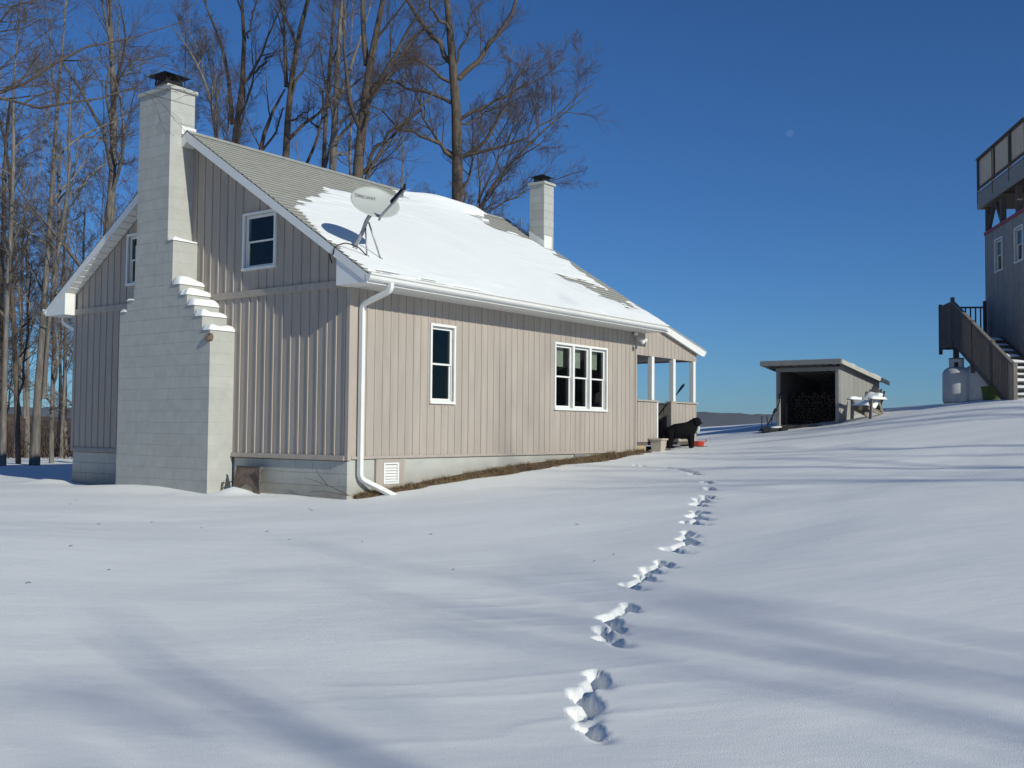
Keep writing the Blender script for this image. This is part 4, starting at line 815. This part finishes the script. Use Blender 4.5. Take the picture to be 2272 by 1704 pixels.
# ------------------------------------------------------------------ porch clutter
bx_, by_ = atd(1461, 990, 25.0)[:2]; bg = ground(bx_, by_)
pl = empty('planter_box', (bx_, by_, bg-.04), math.pi/2-TH+.1, label='beige tapered planter box beside the porch doorway', category='planter')
mb = MB(); a, b = .17, .23
mb.prism([(-a, -a*.8, 0), (a, -a*.8, 0), (a, a*.8, 0), (-a, a*.8, 0)], [(-b, -b*.8, .36), (b, -b*.8, .36), (b, b*.8, .36), (-b, b*.8, .36)]); mb.obj('tub', M_bin, pl)
mb = MB(); mb.box(-.26, .26, -.215, -.18, .34, .385); mb.box(-.26, .26, .18, .215, .34, .385); mb.box(-.26, -.225, -.18, .18, .34, .385); mb.box(.225, .26, -.18, .18, .34, .385); mb.obj('rim', M_bin, pl)
mb = MB(); mb.box(-.22, .22, -.178, .178, .362, .372); mb.obj('potting_soil', M_soil, pl); pl.scale = (.78, .78, .9)
sh = empty('garden_tool', H(10.92, .42, .21), math.pi/2-TH, label='long dark tool with dark red scoop leaning in the porch doorway', category='tool')
mb = MB(); mb.tube([(-.05, .1, .30), (.35, -.12, .85), (.72, -.3, 1.22)], .016, 8); mb.obj('shaft', M_black, sh)
mb = MB(); mb.tube([(.70, -.29, 1.2), (.78, -.33, 1.3), (.86, -.37, 1.40), (.90, -.39, 1.45)], [.02, .05, .055, .02], 10, flat=.5); mb.obj('grip', M_black, sh)
mb = MB(); mb.prism([(-.30, .10, .02), (.15, -.10, .10), (.25, -.12, .50), (-.1, .14, .45)], [(-.28, .14, .02), (.17, -.06, .10), (.27, -.08, .50), (-.08, .18, .45)]); mb.obj('scoop', M_dred, sh)
rx, ry = atd(1550, 975, 26.4)[:2]
rb = empty('feed_pan', (rx, ry, ground(rx, ry)-.01), 0, label='small red plastic pan on the snow under the dog\'s head', category='pan')
mb = MB(); mb.lathe([(.10, 0), (.13, .02), (.15, .13), (.155, .135), (.145, .13), (.12, .03)], 20); mb.obj('pan', M_redpl, rb, True)
mb = MB(); mb.tube([(.15, 0, .12), (.20, 0, .15), (.18, .05, .19)], .012, 6); mb.obj('handle', M_redpl, rb)
sx, sy = atd(1557, 977, 26.0)[:2]
mb = MB(); mb.prism([(-.16, -.03, 0), (.14, -.05, 0), (.17, .03, 0), (-.12, .05, 0)], [(-.15, -.02, .02), (.13, -.04, .018), (.16, .02, .02), (-.11, .04, .022)])
so = mb.obj('dark_strip', M_dwood, None, label='thin dark strip of wood lying on the snow right of the dog', category='wood strip'); so.location = (sx, sy, ground(sx, sy))

# ------------------------------------------------------------------ dog
DG = atd(1512, 990, 25.7); dg = ground(DG[0], DG[1])
def skin(name, verts, edges, radii, root, m, parent=None, sub=2):
    me = bpy.data.meshes.new(name); me.from_pydata(verts, edges, []); o = link(name, me, parent)
    sk = o.modifiers.new('skin', 'SKIN'); sk.use_smooth_shade = True
    for i, r_ in enumerate(radii): me.skin_vertices[0].data[i].radius = (r_, r_) if not hasattr(r_, '__len__') else r_
    me.skin_vertices[0].data[root].use_root = True
    ss = o.modifiers.new('sub', 'SUBSURF'); ss.levels = sub; ss.render_levels = sub
    me.materials.append(m); return o
dogE = empty('dog', (DG[0], DG[1], dg-.02), 0, label='shaggy black dog with white chest standing in the snow by the porch', category='dog')
dv = [(-.30, 0, .45), (-.16, 0, .435), (.02, 0, .425), (.17, 0, .43), (.27, -.01, .54), (.33, -.03, .65), (.375, -.07, .68), (.445, -.14, .635),   # 0-7 pelvis..muzzle
      (-.38, 0, .44), (-.44, -.03, .34), (-.46, -.04, .22), (-.44, -.05, .13),              # 8-11 tail
      (-.30, -.09, .37), (-.25, -.10, .25), (-.345, -.10, .15), (-.32, -.10, .04), (-.27, -.10, .02),   # 12-16 near hind
      (-.31, .09, .37), (-.20, .10, .25), (-.27, .10, .15), (-.22, .10, .04), (-.17, .10, .02),        # 17-21 far hind
      (.19, -.09, .36), (.215, -.095, .22), (.215, -.095, .05), (.26, -.10, .02),     # 22-25 near fore
      (.20, .09, .36), (.27, .095, .22), (.265, .095, .05), (.31, .09, .02)]
de = [(0, 1), (1, 2), (2, 3), (3, 4), (4, 5), (5, 6), (6, 7), (0, 8), (8, 9), (9, 10), (10, 11), (0, 12), (12, 13), (13, 14), (14, 15), (15, 16), (0, 17), (17, 18), (18, 19), (19, 20), (20, 21), (3, 22), (22, 23), (23, 24), (24, 25), (3, 26), (26, 27), (27, 28), (28, 29)]
dr = [.17, .18, .195, .21, .18, .145, .125, .07, .075, .085, .075, .035, .125, .09, .055, .048, .045, .12, .09, .055, .048, .045, .105, .075, .06, .05, .10, .07, .058, .05]
body = skin('body', dv, de, dr, 2, M_fur, dogE)
tx = bpy.data.textures.new('fur_clouds', 'CLOUDS'); tx.noise_scale = .03
dm = body.modifiers.new('fur', 'DISPLACE'); dm.texture = tx; dm.strength = .06; dm.mid_level = .5
for s in (-1, 1):
    mb = MB(); c = Vector((.335+s*.0, -.04+s*.105, .715)); mb.tube([c, c+Vector((-.015, s*.025, -.05)), c+Vector((-.01, s*.03, -.11)), c+Vector((0, s*.02, -.14))], [.03, .042, .036, .012], 8, flat=.45); mb.obj('ear', M_fur, dogE, True)
mb = MB(); mb.tube([(.405, -.12, .56), (.40, -.10, .50), (.375, -.08, .43), (.345, -.06, .38)], [.02, .042, .05, .025], 10); mb.obj('chest_patch', M_furw, dogE, True)
mb = MB(); mb.lathe([(.006, -.014), (.016, -.006), (.016, .006), (.006, .014)], 10, (.478, -.185, .638)); mb.obj('nose', M_black, dogE, True)

# ------------------------------------------------------------------ woodshed
SR = np.array([9.69, 31.0])*.905; SB = ground(*SR)
shed = empty('woodshed', (SR[0], SR[1], SB-.05), math.pi/2-TH, label='small open fronted woodshed with slanting roof on the snowy rise', category='shed'); shed.scale = (.905,)*3
SWd, SDp = 1.92, 3.75       # width along +y local, depth along +x local
zf, zb_ = 1.75, 1.36
def zs(x): return zf+(zb_-zf)*x/SDp
for y in (0.04, SWd-.04):
    mb = MB(); mb.box(-.05, .05, y-.05, y+.05, -.3, zf-.02); mb.obj('post', M_greyw, shed)
mb = MB(); mb.box(-.075, -.051, -.02, SWd+.02, zf-.14, zf-.02); mb.obj('header', M_greyw, shed)
n = 9; w = SDp/n
for i in range(n):
    mb = MB(); a, b = i*w+.055*(i == 0), (i+1)*w-.012
    mb.prism([(a, -.02, -.35), (b, -.02, -.35), (b, .0, -.35), (a, .0, -.35)], [(a, -.02, zs(a)+.1), (b, -.02, zs(b)+.1), (b, 0, zs(b)+.1), (a, 0, zs(a)+.1)]); mb.obj('wall_board', M_greyw, shed)
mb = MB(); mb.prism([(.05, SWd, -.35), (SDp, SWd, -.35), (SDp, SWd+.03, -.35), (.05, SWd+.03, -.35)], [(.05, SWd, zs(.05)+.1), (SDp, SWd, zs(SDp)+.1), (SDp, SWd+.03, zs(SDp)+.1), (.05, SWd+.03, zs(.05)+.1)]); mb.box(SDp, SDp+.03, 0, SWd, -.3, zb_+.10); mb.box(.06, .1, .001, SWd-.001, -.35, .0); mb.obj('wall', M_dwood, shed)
def shp(x, z0): return zs(x)+z0
x0, x1, y0, y1 = -.45, SDp+.35, -.22, SWd+.34
mb = MB(); mb.prism([(x0, y0, shp(x0, .11)), (x1, y0, shp(x1, .11)), (x1, y0, shp(x1, .145)), (x0, y0, shp(x0, .145))], [(x0, y1, shp(x0, .11)), (x1, y1, shp(x1, .11)), (x1, y1, shp(x1, .145)), (x0, y1, shp(x0, .145))]); mb.obj('roof', M_shing, shed)
for y in (y0-.025, y1+.001):
    mb = MB(); mb.prism([(x0, y, shp(x0, 0.0)), (x1, y, shp(x1, 0.0)), (x1, y, shp(x1, .13)), (x0, y, shp(x0, .13))], [(x0, y+.024, shp(x0, 0.0)), (x1, y+.024, shp(x1, 0.0)), (x1, y+.024, shp(x1, .13)), (x0, y+.024, shp(x0, .13))]); mb.obj('rake_board', mat('pale_trim', (.45, .44, .38), .7), shed)
mb = MB(); mb.box(x0-.025, x0-.001, y0, y1, shp(x0, -.01), shp(x0, .125)); mb.obj('fascia', M_greyw, shed)
for i in range(8):
    y = .1+i*(SWd-.2)/7; mb = MB(); mb.prism([(x0, y-.02, shp(x0, .02)), (SDp, y-.02, shp(SDp, .02)), (SDp, y-.02, shp(SDp, .109)), (x0, y-.02, shp(x0, .109))], [(x0, y+.02, shp(x0, .02)), (SDp, y+.02, shp(SDp, .02)), (SDp, y+.02, shp(SDp, .109)), (x0, y+.02, shp(x0, .109))]); mb.obj('rafter', M_greyw, shed)
# stacked firewood inside
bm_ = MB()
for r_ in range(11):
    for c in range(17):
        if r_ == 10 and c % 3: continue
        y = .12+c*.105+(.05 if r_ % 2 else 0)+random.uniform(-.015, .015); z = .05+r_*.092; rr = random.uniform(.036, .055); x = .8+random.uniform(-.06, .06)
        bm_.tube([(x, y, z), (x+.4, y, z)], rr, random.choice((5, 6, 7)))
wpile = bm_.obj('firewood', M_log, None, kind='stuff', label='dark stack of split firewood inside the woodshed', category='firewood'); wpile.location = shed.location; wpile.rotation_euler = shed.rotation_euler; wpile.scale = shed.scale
# snow patches on the shed roof edge
def blob(name, lab, fn, na, nb, t, seed, cat='snow', p_=4):
    A, B = np.meshgrid(np.linspace(0, 1, na), np.linspace(0, 1, nb)); hh = t*np.clip((1-(2*AA_(A))**p_)*(1-(2*AA_(B))**p_), 0, 1)**.5*(.7+.6*vnoise(A*3+seed, B*3, seed))-.012
    P = np.array([fn(a, b, c) for a, b, c in zip(A.ravel(), B.ravel(), hh.ravel())]); id2 = np.arange(na*nb).reshape(nb, na); F = np.stack([id2[:-1, :-1], id2[:-1, 1:], id2[1:, 1:], id2[1:, :-1]], -1).reshape(-1, 4)
    return link(name, mesh_np(name, P, F, M_snow, True), kind='stuff', label=lab, category=cat)
def AA_(x): return x-.5
shM = Matrix.Translation(shed.location) @ Matrix.Rotation(math.pi/2-TH, 4, 'Z') @ Matrix.Scale(.905, 4)
for i, (xa, xb) in enumerate(((.35, .95), (1.35, 1.75), (2.2, 4.25))):
    blob('roof_patch_snow', 'thin snow patch on the woodshed roof edge, %s from the peak' % ('first', 'second', 'third')[i], lambda a, b, c, xa=xa, xb=xb: shM @ Vector((xa+(xb-xa)*a, -.235+.25*b, shp(xa+(xb-xa)*a, .147)+c)), 14, 8, .035, i+3)

# ------------------------------------------------------------------ garden chair by the shed
CX, CY = atd(1926, 932, 27.7)[:2]; CG = ground(CX, CY)
chair = empty('garden_chair', (CX, CY, CG-.04), R(-140), label='weathered slatted garden chair heaped with snow beside the woodshed', category='chair'); chair.scale = (.905,)*3
# local: +x = facing direction, y = across
for s in (-1, 1):
    mb = MB(); mb.beam((.36, s*.30, 0), (.33, s*.30, .56), .05, .09); mb.obj('leg', M_wood, chair)
    mb = MB(); mb.beam((-.42, s*.27, 0), (-.12, s*.27, .52), .04, .09); mb.obj('leg', M_wood, chair)
    mb = MB(); mb.beam((.42, s*.26, .33), (-.40, s*.26, .12), .035, .09); mb.obj('seat_rail', M_wood, chair)
    mb = MB(); mb.box(-.36, .46, s*.34-.07, s*.34+.07, .565, .59, .006); mb.obj('armrest', M_wood, chair)
for i in range(6):
    x = .40-.1*i; mb = MB(); z = .33-(.42-x)*.256+.05; mb.box(x-.045, x+.04, -.29, .29, z, z+.02); mb.obj('seat_slat', M_wood, chair)
for i in range(6):
    y = -.25+.1*i; hgt = 1.0-.10*abs(i-2.5)**1.5/2.5; mb = MB(); mb.beam((-.16, y, .22), (-.16-.30*hgt, y*1.15, .22+.72*hgt), .085, .02); mb.obj('back_slat', M_wood, chair)
mb = MB(); mb.beam((-.36, -.3, .62), (-.36, .3, .62), .03, .07); mb.obj('back_rail', M_wood, chair)
cM = Matrix.Translation(chair.location) @ Matrix.Rotation(chair.rotation_euler.z, 4, 'Z') @ Matrix.Scale(.905, 4)
blob('chair_snow', 'snow cushion on the seat and back of the garden chair', lambda a, b, c: cM @ Vector((.42-.62*a-.16*max(0, (a-.6)/.4), -.28+.56*b, (.40-.16*a+.52*max(0, (a-.55)/.45)**1.2)+c*1.0)), 16, 12, .20, 8)
for s, d in ((-1, 'far'), (1, 'near')):
    blob('chair_snow', 'snow ridge on the %s armrest of the garden chair' % d, lambda a, b, c, s=s: cM @ Vector((.46-.82*a, s*.34-.075+.15*b, .592+c)), 14, 8, .085, 9+s)

# ------------------------------------------------------------------ garden machine left of the shed
GXm, GYm = atd(1708, 950, 28.8)[:2]; gm = empty('garden_machine', (GXm, GYm, ground(GXm, GYm)-.03), 0, label='black metal garden machine with tall bent handle left of the woodshed', category='garden machine')
mb = MB(); mb.tube([(-.22, 0, .08), (-.22, 0, .46), (-.08, 0, .48), (-.05, 0, .10), (-.22, 0, .08)], .013, 6); mb.obj('frame_loop', M_black, gm)
mb = MB(); mb.tube([(.10, .25, .20), (.14, .25, .52), (.30, .25, .52), (.33, .25, .2)], .013, 6); mb.obj('frame_loop', M_black, gm)
mb = MB(); mb.tube(smooth_path([(-.12, .1, .05), (.20, .12, .66), (.30, .12, .86), (.28, .12, 1.06), (.36, .12, 1.10), (.44, .12, 1.03)], .04, 3), .017, 7); mb.obj('handle', M_black, gm, True)
mb = MB(); mb.tube([(.14, .12, .55), (.21, .12, .68)], .045, 8); mb.obj('grip_box', M_black, gm)
mb = MB(); mb.prism([(-.25, -.12, .05), (.5, -.12, .03), (.5, .3, .03), (-.25, .3, .05)], [(-.2, -.1, .12), (.4, -.1, .16), (.4, .28, .16), (-.2, .28, .12)]); mb.obj('deck', M_black, gm)
for x in (-.12, .36):
    mb = MB(); mb.tube([(x, -.17, .1), (x, -.13, .1)], .1, 16); mb.obj('wheel', M_black, gm)
blob('machine_snow', 'bit of snow on the deck of the black garden machine', lambda a, b, c: Vector(gm.location)+Vector((.02+.36*a, -.08+.3*b, .158+c)), 10, 8, .05, 4)

# ------------------------------------------------------------------ tower house on the right
tax = math.atan2(.9885, .1514)     # wall direction (away from the camera)
TC = np.array([14.8, 33.0])-.6*np.array([.1514, .9885])
TZ = ground(TC[0], TC[1])
tower = empty('tower_house', (TC[0], TC[1], CZ), tax-math.pi/2, label='tall grey board sided building with roof deck and outside stairs at the right edge', category='building')
# local: y = along the wall away from camera (0 at far corner, negative towards camera), x = to the right (into the building), z from eye level
TL, TWd = 4.0, 4.6
tw = [(-1.70, -1.05, 4.87, 5.79), (-3.55, -2.90, 4.87, 5.79)]
def mp_tow(s, o, z): return (-o, s, z)
TCORE = MB()
boards(tower, mp_tow, -TL, 0, .2, .3, lambda s: 6.16, tw, M_tside, core=TCORE, rib=.014, ribw=.03)
TCORE.box(.12, TWd, -.1, -.01, .3, 6.15); TCORE.box(TWd-.1, TWd, -TL, -.1, .3, 6.15); TCORE.box(.12, TWd-.1, -TL, -TL+.1, .3, 6.15); TCORE.box(.12, TWd-.1, -TL+.1, -.1, 3.2, 3.3); TCORE.box(.12, TWd-.1, -TL+.1, -.1, 6.0, 6.14)
TCORE.obj('wall', M_tside, tower)
mb = MB(); mb.box(-.03, TWd+.03, -TL-.03, .03, 6.165, 6.26); mb.obj('red_trim', M_red, tower)
for a in tw: window(mp_tow, *a, parent=tower)
for x in (.06, 2.5, TWd-.12):
    for y in (-.10, -1.55, -3.0, -TL+.1):
        mb = MB(); mb.box(x-.06, x+.09, y-.075, y+.075, 6.261, 7.03); mb.obj('deck_post', M_dwood, tower)
for (ya, yb) in ((-.15, -.75), (-1.5, -.95)):
    mb = MB(); mb.beam((.07, ya, 6.3), (.07, yb, 7.0), .10, .10); mb.obj('brace', M_dwood, tower)
mb = MB(); mb.box(-.16, -.10, -TL-.3, .25, 7.03, 7.52); mb.box(-.099, TWd+.2, .19, .25, 7.03, 7.52); mb.box(-.099, TWd+.2, -TL-.3, -TL-.24, 7.03, 7.52); mb.obj('rim_beam', M_greyw, tower)
for i in range(24):
    y = -TL-.2+i*(TL+.42)/24; mb = MB(); mb.box(-.15, TWd+.2, y, y+.165, 7.521, 7.56); mb.obj('deck_plank', M_dwood, tower)
for y in (.2, -1.35, -2.9, -TL-.25):
    mb = MB(); mb.box(-.165, -.085, y-.04, y+.04, 7.2, 8.62); mb.obj('rail_post', M_dwood, tower)
mb = MB(); mb.box(-.19, -.05, -TL-.3, .28, 8.60, 8.64); mb.box(-.15, -.10, -TL-.3, .2, 7.66, 7.72); mb.obj('hand_rail', M_dwood, tower)
n = 44
for i in range(n):
    y = -TL-.22+i*(TL+.38)/n; mb = MB(); mb.box(-.085, -.065, y, y+.07, 7.66, 8.60); mb.obj('rail_picket', M_greyw, tower)
# outside stairs and landing, left of the wall
st = empty('staircase', (0, 0, 0)); st.parent = tower
def tl(px, py, D):           # photo point -> tower local
    P = atd(px, py, D); q = P-np.array([TC[0], TC[1], CZ]); ca, sa = math.cos(tax-math.pi/2), math.sin(tax-math.pi/2)
    return np.array([q[0]*ca+q[1]*sa, -q[0]*sa+q[1]*ca, q[2]])
LZ = 2.83                     # landing floor, above eye level
xo, xi = -1.42, -.04         # outer and inner edge
yl0, yl1 = -1.72, -.30        # landing near and far edge
yfoot = -7.35; gfoot = .62
mb = MB(); mb.box(xo, xi, yl0, yl1, LZ-.05, LZ); mb.box(xo-.03, xo-.001, yl0, yl1, LZ-.25, LZ-.01); mb.box(xo, xi, yl1, yl1+.03, LZ-.25, LZ-.01); mb.box(xo, xi, yl0-.03, yl0, LZ-.25, LZ-.06); mb.obj('landing', M_dwood, st)
nst = 11; 
for i in range(nst):
    t = (i+.6)/(nst+.4); y = yl0+(yfoot-yl0)*t; z = LZ+(gfoot-LZ)*t
    mb = MB(); mb.box(xo+.05, xi-.02, y-.2, y+.12, z-.04, z); mb.obj('step', M_dwood, st)
    blob('step_snow', 'snow on outside stair tread number %d from the landing' % (i+1), lambda a, b, c, y=y, z=z: tower.matrix_basis @ Vector((xo+.08+(xi-xo-.12)*a, y-.2+.3*b, z+c)), 10, 6, .085, i)
for x in (xo, xi-.04):
    mb = MB(); mb.beam((x+.02, yl0, LZ-.09), (x+.02, yfoot-.1, gfoot-.11), .045, .22); mb.obj('stringer', M_dwood, st)
rp = [(yl0, LZ), (yl0+(yfoot-yl0)*.37, LZ+(gfoot-LZ)*.37), (yl0+(yfoot-yl0)*.69, LZ+(gfoot-LZ)*.69), (yfoot, gfoot)]
for i, (y, z) in enumerate(rp):
    mb = MB(); mb.box(xo-.05, xo+.05, y-.05, y+.05, z-.35, z+1.12 if i else z+1.2, .008); mb.obj('newel_post', M_wood if i == 3 else M_dwood, st)
mb = MB(); mb.beam((xo-.0, yl0, LZ+1.08), (xo-.0, yfoot, gfoot+1.05), .09, .04); mb.obj('hand_rail', M_wood, st)
n = 46
for i in range(n):
    t = (i+.5)/n; y = yl0+(yfoot-yl0)*t; z = LZ+(gfoot-LZ)*t; mb = MB(); mb.box(xo-.035, xo-.015, y-.052, y+.05, z-.08, z+1.04); mb.obj('picket', M_wood if i > n-4 else M_dwood, st)
n = 13
for i in range(n):
    y = yl0+(yl1-yl0)*(i+.5)/n; mb = MB(); mb.box(xo-.035, xo-.015, y-.05, y+.05, LZ-.22, LZ+1.08); mb.obj('picket', M_dwood, st)
mb = MB(); mb.box(xo-.045, xo+.045, yl1-.05, yl1+.05, LZ-.4, LZ+1.15); mb.obj('newel_post', M_dwood, st); mb = MB(); mb.box(xi-.12, xi-.03, yl1-.05, yl1+.05, LZ-.4, LZ+1.25); mb.obj('newel_post', M_dwood, st)
mb = MB(); mb.box(xo+.05, xi-.12, yl1-.025, yl1+.025, LZ+1.03, LZ+1.08); mb.box(xo+.05, xi-.12, yl1-.025, yl1+.025, LZ+.08, LZ+.12); mb.obj('hand_rail', M_dwood, st)
for i in range(8):
    x = xo+.15+i*(xi-xo-.35)/7; mb = MB(); mb.box(x-.018, x+.018, yl1-.018, yl1+.018, LZ+.12, LZ+1.03); mb.obj('baluster', M_dwood, st)
mb = MB(); mb.box(xo+.1, xo+.24, yl0+.25, yl0+.39, .2, LZ-.06); mb.obj('landing_post', M_dwood, st)

# propane tanks
for i, (px, D, lab_) in enumerate(((2123, 30.2, 'left of two white propane tanks, standing clear of the stairs'), (2170, 30.0, 'right of two white propane tanks, half hidden behind the stairs'))):
    P = atd(px, 893, D); t = empty('propane_tank', (P[0], P[1], ground(P[0], P[1])-.05), i*1.3, label=lab_, category='gas tank', group='propane tanks by the stairs')
    mb = MB(); mb.lathe([(.26, .0), (.36, .05), (.385, .12), (.385, .86), (.375, .93), (.33, 1.01), (.24, 1.07), (.10, 1.10)], 28); mb.obj('tank_body', M_tank, t, True)
    mb = MB(); mb.lathe([(.36, .868), (.3895, .872), (.3895, .89), (.36, .894)], 28); mb.obj('weld_seam', M_tank, t, True)
    mb = MB(); n = 22
    for k_ in range(n):
        a0, a1 = 2*math.pi*k_/n, 2*math.pi*(k_+1)/n; hole = k_ in (14, 15)
        for r_a, za, zb2 in ((.205, 1.05, 1.32),):
            z0_ = 1.22 if hole else za
            mb.prism([(r_a*math.cos(a0), r_a*math.sin(a0), z0_), (r_a*math.cos(a1), r_a*math.sin(a1), z0_), ((r_a-.012)*math.cos(a1), (r_a-.012)*math.sin(a1), z0_), ((r_a-.012)*math.cos(a0), (r_a-.012)*math.sin(a0), z0_)], [(r_a*math.cos(a0), r_a*math.sin(a0), zb2), (r_a*math.cos(a1), r_a*math.sin(a1), zb2), ((r_a-.012)*math.cos(a1), (r_a-.012)*math.sin(a1), zb2), ((r_a-.012)*math.cos(a0), (r_a-.012)*math.sin(a0), zb2)])
    mb.obj('collar', M_tank, t)
    mb = MB(); mb.lathe([(.20, 1.30), (.215, 1.31), (.20, 1.345), (.05, 1.36)], 22); mb.obj('lid', mat('tank_lid', (.12, .17, .13), .6), t, True)
P = atd(2205, 890, 27.0); gb = empty('green_tub', (P[0], P[1], ground(P[0], P[1])-.05), .2, label='green plastic tub under the lower end of the outside stairs', category='tub')
mb = MB(); mb.lathe([(.20, 0), (.25, .02), (.30, .36), (.315, .365), (.315, .39), (.29, .39)], 20); mb.obj('tub', M_green, gb, True)
mb = MB(); mb.lathe([(.285, .37), (.20, .40), (.05, .42)], 20); mb.obj('lid', M_green, gb, True)

# ------------------------------------------------------------------ daytime moon
mo = Vector(atd(1753, 296, 5000)); r_ = 18.0
mb = MB(); bm2 = mb.bm; bmesh.ops.create_uvsphere(bm2, u_segments=24, v_segments=16, radius=r_)
M_moon = bpy.data.materials.new('moon'); M_moon.use_nodes = True; N_ = M_moon.node_tree.nodes; L_ = M_moon.node_tree.links; N_.clear()
o_ = N_.new('ShaderNodeOutputMaterial'); ad = N_.new('ShaderNodeAddShader'); tr = N_.new('ShaderNodeBsdfTransparent'); df = N_.new('ShaderNodeBsdfDiffuse'); df.inputs[0].default_value = (.03, .027, .024, 1)
L_.new(tr.outputs[0], ad.inputs[0]); L_.new(df.outputs[0], ad.inputs[1]); L_.new(ad.outputs[0], o_.inputs[0])
mn = mb.obj('moon', M_moon, None, True, label='faint daytime moon high in the blue sky', category='moon'); mn.location = mo

# ------------------------------------------------------------------ thin winter air
mb = MB(); mb.box(-2600, 2600, -600, 2700, -17, 52)
M_haze = bpy.data.materials.new('haze'); M_haze.use_nodes = True; hn = M_haze.node_tree.nodes; hl = M_haze.node_tree.links; hn.clear()
ho = hn.new('ShaderNodeOutputMaterial'); hv = hn.new('ShaderNodeVolumePrincipled'); hv.inputs['Color'].default_value = (.75, .85, 1, 1); hv.inputs['Density'].default_value = .00013
hl.new(hv.outputs[0], ho.inputs['Volume'])
mb.obj('haze', M_haze, None, kind='stuff', label='thin bluish air over the distant hills', category='haze')

N = 22; X = -8+9.5*rng.random(N); Y = 8+9*rng.random(N)**1.0; ok = np.array([(x-OZ[0])*uu[0]+(y-OZ[1])*uu[1] < -.9 for x, y in zip(X, Y)]); X = X[ok]; Y = Y[ok]; N = len(X); Zb = terrain0(X, Y)+relief(X, Y)
an = rng.random(N)*6.28; ln = .02+.04*rng.random(N)**2; P = np.empty((N, 3, 3)); dd = np.stack([np.cos(an), np.sin(an), np.zeros(N)], -1)*ln[:, None]
P[:, 0] = np.stack([X, Y, Zb+.004], -1); P[:, 1] = P[:, 0]+dd*.5+np.array([0, 0, .008]); P[:, 2] = P[:, 0]+dd+np.array([0, 0, .004])
V, F = tubes(P, np.full((N, 3), .0035), 3)
link('twig_litter', mesh_np('twig_litter', V, F, M_twig), kind='stuff', label='few dark twig bits scattered on the snow before the house', category='twigs')
